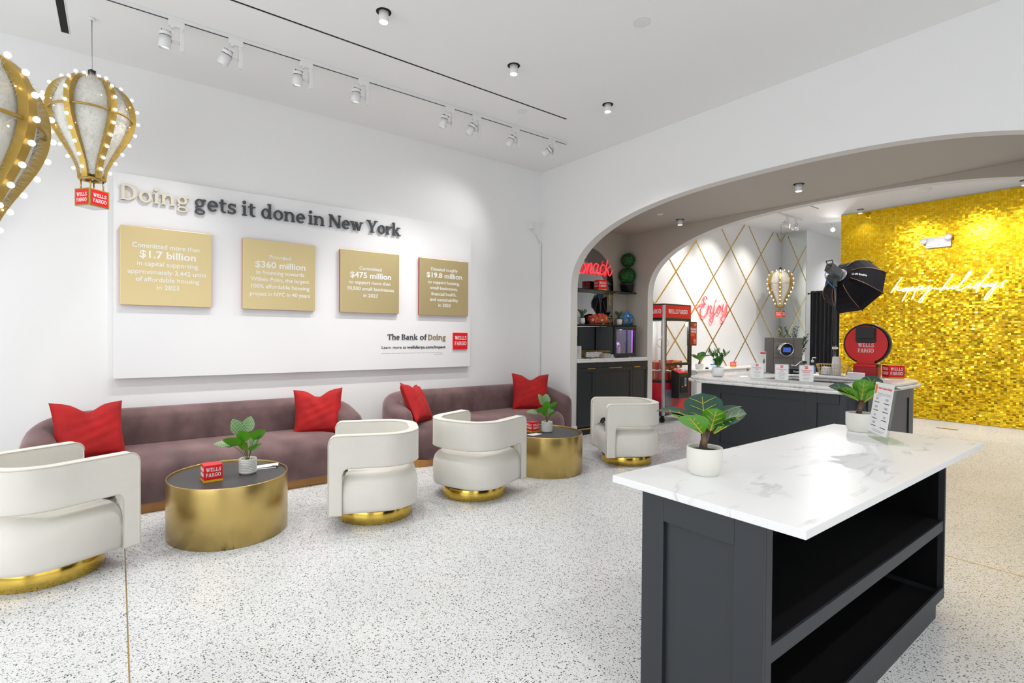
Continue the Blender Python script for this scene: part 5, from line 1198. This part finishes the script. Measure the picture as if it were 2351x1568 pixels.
# ------------------------------------------------------------------ gold room: low counter, diamond wall, mirror
t=thing('low_cabinet','low white cabinet with gold tab pulls along the diamond wall','cabinet',(XD+.014,11.4,0))
box('carcass',.0,.46,-2.0,2.2,.08,.89,M['white_lacquer'],t); box('top',.0,.49,-2.02,2.22,.892,.922,M['white_lacquer'],t,.002); box('plinth',.0,.42,-1.98,2.18,0,.08,M['white_lacquer'],t)
for k in range(4):
    y=-1.98+1.04*k; d=box('door',.461,.478,y+.004,y+1.032,.10,.885,M['white_lacquer'],t,.002); box('pull',.478,.492,(y+.94) if k%2==0 else y+.93,(y+1.0) if k%2==0 else y+.99,.845,.888,M['brass'],d)
ZL=.9225
fig_plant('small fiddle leaf fig in a white pot on the low white cabinet',(-6.28,9.78,ZL),(.84,.54),FIG2,.085,.115,s=1.25,detail=False)
wf_cube('small red logo box on the low white cabinet under the gold diamonds',(-6.35,11.25,ZL),.3,.115,.115,.115)
flat('glasses_case','small black object lying on the low white cabinet','case',-6.25,10.02,ZL,.5,.06,.12,.03,'black')
t=thing('jar','small blue-lidded jar on the low white cabinet behind the bar plant','jar',(-6.3,10.33,ZL)); m_=MB(); m_.cyl((0,0),.05,0,.07,20); build(m_,'jar',M['acrylic'],t); m_=MB(); m_.cyl((0,0),.053,.0705,.095,20); build(m_,'lid',M['blue_bag'],t)
mb=MB(); sl=.725/.71
def strip(sg):
    for j in range(-12,13):
        # z = 2.255 + sg*sl*(y-10.09) + 1.45*j
        pts=[]
        f=lambda y: 2.255+sg*sl*(y-10.09)+1.45*j
        ya,yb=7.76,13.955
        za,zb=.93,4.335
        g=lambda z: 10.09+(z-2.255-1.45*j)/(sg*sl)
        lo=max(ya,min(g(za),g(zb))); hi=min(yb,max(g(za),g(zb)))
        if hi-lo<.03: continue
        d=Vector((0,hi-lo,f(hi)-f(lo))).normalized(); n=Vector((0,-d.z,d.y))*.0155
        a=Vector((XD+.0012,lo,f(lo))); b=Vector((XD+.0012,hi,f(hi))); x=Vector((.004 if sg>0 else .003,0,0))
        mb.add([a-n,b-n,b+n,a+n,a-n+x,b-n+x,b+n+x,a+n+x],[(0,3,2,1),(4,5,6,7),(0,1,5,4),(1,2,6,5),(2,3,7,6),(3,0,4,7)])
strip(1); strip(-1)
build(mb,'gold_diamond_strips',M['gold_strip'],bpy.data.objects['wall_diamond'])
tag(box('wall_mirror',XD+.005,-5.955,13.955,13.968,.0,4.32,M['mirror']),'tall frameless mirror panel at the end of the diamond wall','mirror')
t=thing('curtain','black floor-length curtain hanging on a rod left of the gold wall','curtain',(-5.15,13.7,0))
mb=MB(); N=150; rows=[.03,.6,1.3,2.0,2.66,2.76]
for z in rows:
    for k in range(N+1):
        u=k/N; mb.v.append((-.58+1.18*u,.035*math.sin(u*2*PI*13+.3*math.sin(u*17))+.012*math.sin(u*41+z),z))
for r_ in range(len(rows)-1):
    for k in range(N): mb.f.append((r_*(N+1)+k,r_*(N+1)+k+1,(r_+1)*(N+1)+k+1,(r_+1)*(N+1)+k)); mb.sm.append(True)
c=build(mb,'curtain',M['black_fabric'],t); s_=c.modifiers.new('s','SOLIDIFY'); s_.thickness=.004
mb=MB(); mb.tube([(-.62,0,2.70),(.62,0,2.70)],.012,10); mb.ball((-.63,0,2.70),.022,12,8); build(mb,'rod',M['black'],t)
# olive tree
t=thing('olive_tree','leafy artificial olive tree behind the coffee machine','potted tree',(-5.88,13.1,0)); r9=random.Random(9)
p=MB(); p.lathe([(0,0),(.15,0),(.2,.34),(.185,.34),(.18,.30),(0,.30)],32); build(p,'pot',M['pot'],t); st=MB(); fo=MB()
st.tube([(0,0,.28),(.02,0,.8),(-.01,.02,1.15)],[.025,.02,.016],8)
for k in range(60):
    a=r9.uniform(0,2*PI); z0=r9.uniform(.6,1.2); q=r9.uniform(.12,.34); z1=z0+r9.uniform(.25,.80); z1=min(z1,1.95-.3*q)
    P=[Vector((0,.01,z0)),Vector((q*.5*math.cos(a),q*.5*math.sin(a),(z0+z1)/2+.03)),Vector((q*math.cos(a),q*math.sin(a),z1))]; C=catmull(P,8); st.tube(C,.004,5)
    for i in range(3,len(C)):
        for w in range(5):
            b=r9.uniform(0,2*PI); leaf(fo,C[i],Vector((math.cos(b),math.sin(b),r9.uniform(.0,1.0))),r9.uniform(.06,.10),.027,Vector((.1,.1,1)),.15,.1,'lance',False,4,2)
build(st,'branch',M['bark'],t); build(fo,'foliage',M['olive'],t)['kind']='stuff'
# ------------------------------------------------------------------ gold shimmer wall
mb=MB(); rs=random.Random(11); tw,th_=.0415,.031; xa,xb=-4.73,-1.40; tones=[]
nx=int((xb-xa)/tw); nz=int(4.31/th_)
ph=[rs.uniform(0,6.28) for _ in range(6)]
for i in range(nx):
    for k in range(nz):
        x=xa+(i+.5)*tw; z=.012+(k+.5)*th_
        patch=.5+.5*math.sin(x*2.1+ph[0]+1.3*math.sin(z*1.7+ph[1]))*math.sin(z*2.6+ph[2]+math.sin(x*1.4+ph[3]))
        s=.016+.24*max(0,min(1,(3.3-z)/1.5))*(.45+.55*patch)+.03*patch
        a=rs.gauss(-.01,s); b=rs.gauss(0,s*.55); ca,sa=math.cos(a),math.sin(a)
        hw_,hh=tw*.5-.0008,th_*.5-.0006; y=YG+.008+rs.uniform(0,.003)
        q=[]
        for u,v in ((-1,-1),(1,-1),(1,1),(-1,1)): q.append((x+u*hw_,y+u*hw_*math.sin(b)+v*hh*sa,z+v*hh*ca))
        mb.add(q,[(0,1,2,3)]); tones.append(rs.random())
mb.rec=False
me=mb.mesh('sequins'); at_=me.attributes.new('tone','FLOAT','FACE'); at_.data.foreach_set('value',tones)
t=thing('shimmer_wall','floor-to-ceiling gold sequin shimmer wall','sequin wall',((xa+xb)/2,YG,0))
so_=link('sequins',me,M['sequin'],t); so_.location=(-(xa+xb)/2,-YG,0)
box('backing_board',-(xb-xa)/2,(xb-xa)/2,.018,.029,0,4.325,M['brass'],t)
t=thing('emergency_light','white twin-lamp emergency light on the gold wall','emergency light',(-3.0,YG,3.485)); box('housing',-.19,.20,-.07,.004,-.10,.105,M['white_plastic'],t,.008); box('cover_line',-.18,.19,-.0715,-.0705,-.072,-.066,M['ink'],t)
for x in (-.22,.165):
    m_=MB(); m_.xf=T(x,-.075,.07 if x>0 else .035)@Matrix.Rotation(PI/2-.25,4,'X'); m_.lathe([(0,-.02),(.05,-.02),(.062,.02),(.056,.05),(.03,.056),(0,.057)],24); build(m_,'lamp_head',M['white_plastic'],t)
m_=MB(); m_.xf=T(.02,-.0705,-.055)@Matrix.Rotation(PI/2,4,'X'); m_.cyl((0,0),.006,0,.003,12); build(m_,'indicator',M['red'],t)
t=thing('floor_register','brass floor vent set in the terrazzo before the gold wall','floor vent',(-2.60,11.75,0)); box('plate',-.15,.15,-.055,.055,0,.003,M['brass'],t)
mb=MB()
for k in range(12): mb.box(-.135+.0235*k,-.125+.0235*k,-.045,.045,.003,.0036)
build(mb,'grille_slot',M['goldtext_dark'],t)
# tracks and lamps of the gold room
t=thing('track_rail','short white lighting track on the gold room ceiling','track rail',(-5.49,12.1,H_CEIL)); box('rail',-.018,.018,-.9,.5,-.03,0,M['white_metal'],t)
track_head(-5.49,11.95,H_CEIL-.03,-35,'left one of two white track spotlights over the diamond wall','track spotlights of the gold room'); track_head(-5.49,12.36,H_CEIL-.03,40,'right one of two white track spotlights over the diamond wall','track spotlights of the gold room')
t=thing('track_spotlight','glaring white spotlight in the alcove beside the gold wall','spotlight',(-5.2,13.57,H_CEIL)); k=MB(); k.cyl((0,0),.03,-.03,0,20); k.tube([(0,0,-.03),(0,0,-.10)],.01,8); build(k,'mount',M['white_metal'],t)
k=MB(); k.xf=T(0,0,-.15)@Vector((.38,-.90,-.25)).to_track_quat('Z','Y').to_matrix().to_4x4(); k.lathe([(0,-.07),(.045,-.07),(.05,-.06),(.05,.06),(.046,.06),(.044,.05),(0,.05)],24); hb=build(k,'lamp_head',M['white_metal'],t)
k=MB(); k.xf=T(0,0,-.15)@Vector((.38,-.90,-.25)).to_track_quat('Z','Y').to_matrix().to_4x4(); k.cyl((0,0),.042,.051,.055,24); build(k,'lens',M['lamp_hot'],hb)
light('alcove_beam','SPOT',(-5.16,13.48,4.16),90,(1,.98,.95),(-3.4,9.0,1.2),spot_size=math.radians(100),spot_blend=.8,shadow_soft_size=.05)
for x,y,e in ((-5.0,10.3,120),(-2.2,9.8,130),(.6,10.5,100),(-2.8,11.6,110)): light('downlight_beam','SPOT',(x,y,H_CEIL-.06),e,(1,.985,.96),(x,y,0),spot_size=math.radians(125),spot_blend=.8,shadow_soft_size=.06)  # ceiling spots over the gold room, without fittings
for y in (9.2,10.6,12.0): light('wall_washer','SPOT',(-5.45,y,H_CEIL-.2),60,(1,.95,.88),(-6.6,y,2.6),spot_size=math.radians(80),spot_blend=.8,shadow_soft_size=.05)  # spots without fittings, aimed at the diamond wall
for x in (-4.0,-2.9,-1.9): light('gold_wall_washer','SPOT',(x,9.7,H_CEIL-.2),60,(1,.985,.96),(x+.1,12.77,1.7),spot_size=math.radians(80),spot_blend=.9,shadow_soft_size=.05)  # added spots with no fittings, there to brighten the sequins
light('alcove_fill','SPOT',(-4.9,15.4,H_CEIL-.06),80,(1,1,1),(-4.9,15.4,0),spot_size=math.radians(130),spot_blend=.8,shadow_soft_size=.1)
light('passage_far_downlight','SPOT',(-.9,6.7,3.42),12,(1,.985,.965),(-.9,6.7,0),spot_size=math.radians(120),spot_blend=.8,shadow_soft_size=.05)
light('niche_downlight','SPOT',(-5.6,6.3,3.42),7,(1,.985,.965),(-6.2,6.3,0),spot_size=math.radians(120),spot_blend=.8,shadow_soft_size=.05)

# ------------------------------------------------------------------ studio light
t=thing('softbox_light','black octagonal softbox with studio light on a tall stand behind the bar','studio light',(-3.70,9.80,0))
mb=MB(); mb.tube([(0,0,.05),(0,0,1.45)],.022,12); mb.tube([(0,0,1.45),(0,0,2.50)],.017,12); mb.cyl((0,0),.032,1.40,1.47,16)
for k in range(3): a=k*2.094+.5; mb.tube([(0,0,.75),(.38*math.cos(a),.38*math.sin(a),.02)],.012,8)
build(mb,'stand',M['black'],t); m_=MB(); m_.cyl((0,0),.036,1.41,1.45,16); m_.tube([(0,0,1.43),(.06,-.02,1.43)],.012,8); build(m_,'clamp',M['chrome'],t)
ax=Vector((.22,.84,-.42)).normalized(); QR=ax.to_track_quat('Z','Y').to_matrix().to_4x4(); HP=T(0,0,2.73)@QR
b=MB(); b.xf=HP; b.box(-.06,.06,-.075,.075,-.20,.10); hd=build(b,'lamp_body',M['lightbody'],t,.012)
b=MB(); b.xf=HP; b.tube([(-.055,.07,-.20),(-.055,.10,-.23),(.055,.10,-.23),(.055,.07,-.20)],.010,8); b.box(-.05,.05,-.04,.04,-.205,-.20); build(b,'handle',M['black'],hd)
b=MB(); b.tube([(0,0,2.48),(0,0,2.63)],.03,12); b.box(-.075,.075,-.02,.02,2.57,2.67); build(b,'yoke',M['lightbody'],t,.004)
b=MB(); b.xf=HP; b.lathe([(.06,.10),(.115,.10),(.12,.105),(.12,.125),(.09,.13),(.06,.13)],32); build(b,'speed_ring',M['alu'],hd)
b=MB(); b.tube(catmull([(-.05,-.16,2.76),(-.09,-.20,2.68),(-.07,-.12,2.56),(0,-.02,2.45)],6),.006,6); build(b,'cable',M['blue_bag'],t)
RB_,DB=.55,.56; lv=[(.075,.12),(.193,.14),(.298,.19),(.388,.275),(.45,.38),(.49,.485),(.503,.585)]
def oc(r,z,k,sub=0): a=2*PI*(k+.35)/8; return (r*math.cos(a),r*math.sin(a),z)
b=MB(); b.xf=HP; vs=[oc(r,z,k) for r,z in lv for k in range(8)]; b.add(vs,[(i*8+k,i*8+(k+1)%8,(i+1)*8+(k+1)%8,(i+1)*8+k) for i in range(len(lv)-1) for k in range(8)]); sbx=build(b,'softbox_shell',M['softbox'],t); q=sbx.modifiers.new('s','SOLIDIFY'); q.thickness=.003
b=MB(); b.xf=HP; b.add([oc(.494,.56,k) for k in range(8)],[tuple(range(8))]); build(b,'diffuser',M['paper'],t)
for k in range(8):
    b=MB(); b.xf=HP; b.tube(catmull([oc(r+.006,z-.004,k) for r,z in lv[1:6]],4),.0052,6); build(b,'rib',M['copper'],t)
    b=MB(); b.xf=HP; b.tube([oc(r+.009,z-.004,k) for r,z in lv[5:]]+[oc(.52,.59,k)],.008,6); build(b,'rib_sleeve',M['black'],t)
for i,body,wd in ((1,'LA-090',.088),(2,'Smallrig',.118)):     # lettering on two facets of one panel of the shell
    mid=lambda q: (HP@Vector(oc(*lv[q],3))+HP@Vector(oc(*lv[q],4)))*.5
    A_,B_=mid(i),mid(i+1); e1=(B_-A_).normalized(); e2=(HP@Vector(oc(*lv[i],3))-HP@Vector(oc(*lv[i],4))).normalized(); e3=e1.cross(e2).normalized()
    c_=(A_+B_)*.5+e3*.0035-e2*.012
    sans(body,.05,Matrix(((e1.x,e2.x,e3.x,c_.x),(e1.y,e2.y,e3.y,c_.y),(e1.z,e2.z,e3.z,c_.z),(0,0,0,1))),M['white_ink'],'lettering',t,'CENTER',.0006,.001,wd)


# ------------------------------------------------------------------ hot air balloon lanterns
BP=[(.875,.035),(.866,.10),(.836,.185),(.775,.256),(.69,.298),(.60,.312),(.50,.302),(.40,.268),(.30,.216),(.20,.160),(.12,.122),(.05,.103),(0,.100)]
def make_balloon(label):
    t=thing('balloon_lantern',label,'balloon lantern',(0,0,0),0,'gold hot air balloon lanterns'); prof=[(p.x,p.y) for p in catmull([(r,z,0) for z,r in BP],3)]
    # tinsel filling
    tn=MB(); tn.lathe([(r*.80,z) for r,z in prof[2:-2]],32); r=random.Random(2); tn.rec=False
    for k in range(9500):
        i=r.randrange(2,len(prof)-3); f=r.random(); rr=(prof[i][0]*(1-f)+prof[i+1][0]*f)*.80; zz_=prof[i][1]*(1-f)+prof[i+1][1]*f
        if r.random()>rr/.25+.25: continue
        a=r.uniform(0,2*PI); n=Vector((math.cos(a),math.sin(a),r.uniform(-.6,.6))); n+=Vector((r.uniform(-.5,.5),r.uniform(-.5,.5),r.uniform(-.5,.5))); n.normalize(); L=r.uniform(.03,.055); s=n.cross(Vector((0,0,1))).normalized()*.0017; p=Vector((rr*math.cos(a),rr*math.sin(a),zz_)); tn.add([p-s,p+s,p+n*L],[(0,1,2)])
    build(tn,'tinsel',M['tinsel'],t)
    bulbs=[]; acc=[]
    s=0; L=[0]
    for i in range(1,len(prof)): s+=math.hypot(prof[i][0]-prof[i-1][0],prof[i][1]-prof[i-1][1]); L.append(s)
    bm=MB(); bm.ball((0,0,0),.0140,14,10); bme=bm.mesh('globe_bulb'); bme.materials.append(M['bulb'])
    for k in range(6):
        b=MB(); b.xf=Matrix.Rotation(2*PI*k/6-math.radians(8),4,'Z'); n=len(prof); vs=[]; fs=[]
        for i,(rr,z) in enumerate(prof):
            a=Vector((prof[min(i+1,n-1)][0]-prof[max(i-1,0)][0],0,prof[min(i+1,n-1)][1]-prof[max(i-1,0)][1])).normalized(); nr=Vector((-a.z,0,a.x)); nr=nr if nr.x>0 or (abs(nr.x)<.3 and nr.z>0 and z>.8) else -nr
            for u,v in ((0,-1),(0,1),(-1,1),(-1,-1)): q=Vector((rr,0,z))+nr*(u*.048)+Vector((0,v*.023,0)); vs.append(q)
        for i in range(n-1):
            for e in range(4): fs.append((i*4+e,i*4+(e+1)%4,(i+1)*4+(e+1)%4,(i+1)*4+e))
        fs+=[(3,2,1,0),tuple((n-1)*4+e for e in range(4))]; b.add(vs,fs); rb=build(b,'rib',M['gold_paint'],t,.002)
        for q in range(10):
            d=.06+(L[-1]-.10)*q/9.4; i=max(j for j in range(len(L)) if L[j]<=d); f=(d-L[i])/max(1e-6,(L[min(i+1,len(L)-1)]-L[i])); i2=min(i+1,len(L)-1); rr=prof[i][0]*(1-f)+prof[i2][0]*f; z=prof[i][1]*(1-f)+prof[i2][1]*f
            aa=Vector((prof[i2][0]-prof[i][0],0,prof[i2][1]-prof[i][1])).normalized(); nr=Vector((-aa.z,0,aa.x)); nr=nr if nr.x>=0 else -nr
            if z>.855: nr=Vector((.2,0,1)).normalized()
            P=b.xf@(Vector((rr,0,z))+nr*.016); o=bpy.data.objects.new('bulb',bme); COL.objects.link(o); o.parent=rb; o.location=P
    g=MB()
    for z,rr,th in ((.555,.285,.007),): g.lathe([(rr-th,z-th),(rr+th,z-th),(rr+th,z+th),(rr-th,z+th)],64,closed=True)
    build(g,'ring',M['gold_paint'],t)
    g=MB(); g.lathe([(.055,-.012),(.096,-.012),(.096,.006),(.055,.006)],8,closed=True); build(g,'collar',M['gold_paint'],t); g=MB(); g.lathe([(0,.862),(.05,.862),(.05,.88),(0,.88)],24); build(g,'cap',M['gold_paint'],t)
    fl=MB()
    for k in range(26):
        a=r.uniform(0,2*PI); i=r.randrange(3,len(prof)-5); rr=prof[i][0]*.90; fl.ball((rr*math.cos(a),rr*math.sin(a),prof[i][1]),.0042,6,4)
    build(fl,'fairy_lights',M['fairy'],t)
    m_=MB()
    for x in (-.055,.055):
        for y in (-.055,.055): m_.tube([(x,y,-.012),(x,y,-.10)],.006,8)
    build(m_,'rod',M['brass'],t)
    bk=thing_part('basket',t); bx=box('basket_box',-.085,.085,-.085,.085,-.245,-.095,M['gold_paint'],t,.003)
    for a in range(4):
        Rz=Matrix.Rotation(a*PI/2,4,'Z'); p=MB(); p.xf=Rz; p.box(-.072,.072,-.0870,-.0855,-.234,-.106); pn=build(p,'logo_panel',M['red'],bx); 
        mb=MB(); serif_mb('WELLS',.044,Rz@T(0,-.0873,-.165)@FR_F,.0012,.114,'c',mb=mb); serif_mb('FARGO',.044,Rz@T(0,-.0873,-.211)@FR_F,.0012,.114,'c',mb=mb); build(mb,'lettering',M['white_ink'],bx)
    bt=MB(); bt.box(-.08,.08,-.08,.08,-.2475,-.2455); build(bt,'base_board',M['white_plastic'],bx)
    return t
def thing_part(n,t): return None
bl=make_balloon('gold balloon lantern hanging above the left end of the headline')
def cable(t,z,kind):
    m_=MB(); m_.tube([(0,0,.878),(0,0,H_CEIL-z)],.004,6); c=build(m_,'cable',M['steel'],t)
    m_=MB(); m_.cyl((0,0),.024,H_CEIL-z-.02,H_CEIL-z-.0005,16); build(m_,'ceiling_hook',M['white_plastic'],t); return c
m_=MB(); m_.box(-.02,.02,-.02,.02,.881,.95); build(m_,'connector',M['black'],bl)
b1=dup(bl,(-3.36,-.555,2.0),math.radians(2.5),'big gold balloon lantern cut off by the left picture edge'); cable(b1,2.0,0)
b3=dup(bl,(-6.02,12.74,2.345),math.radians(3),'far gold balloon lantern hanging by the mirror in the gold room'); cable(b3,2.345,0)
bl.location=(-5.85,-.175,2.937); bl.rotation_euler=(0,0,math.radians(38)); cable(bl,2.937,0)
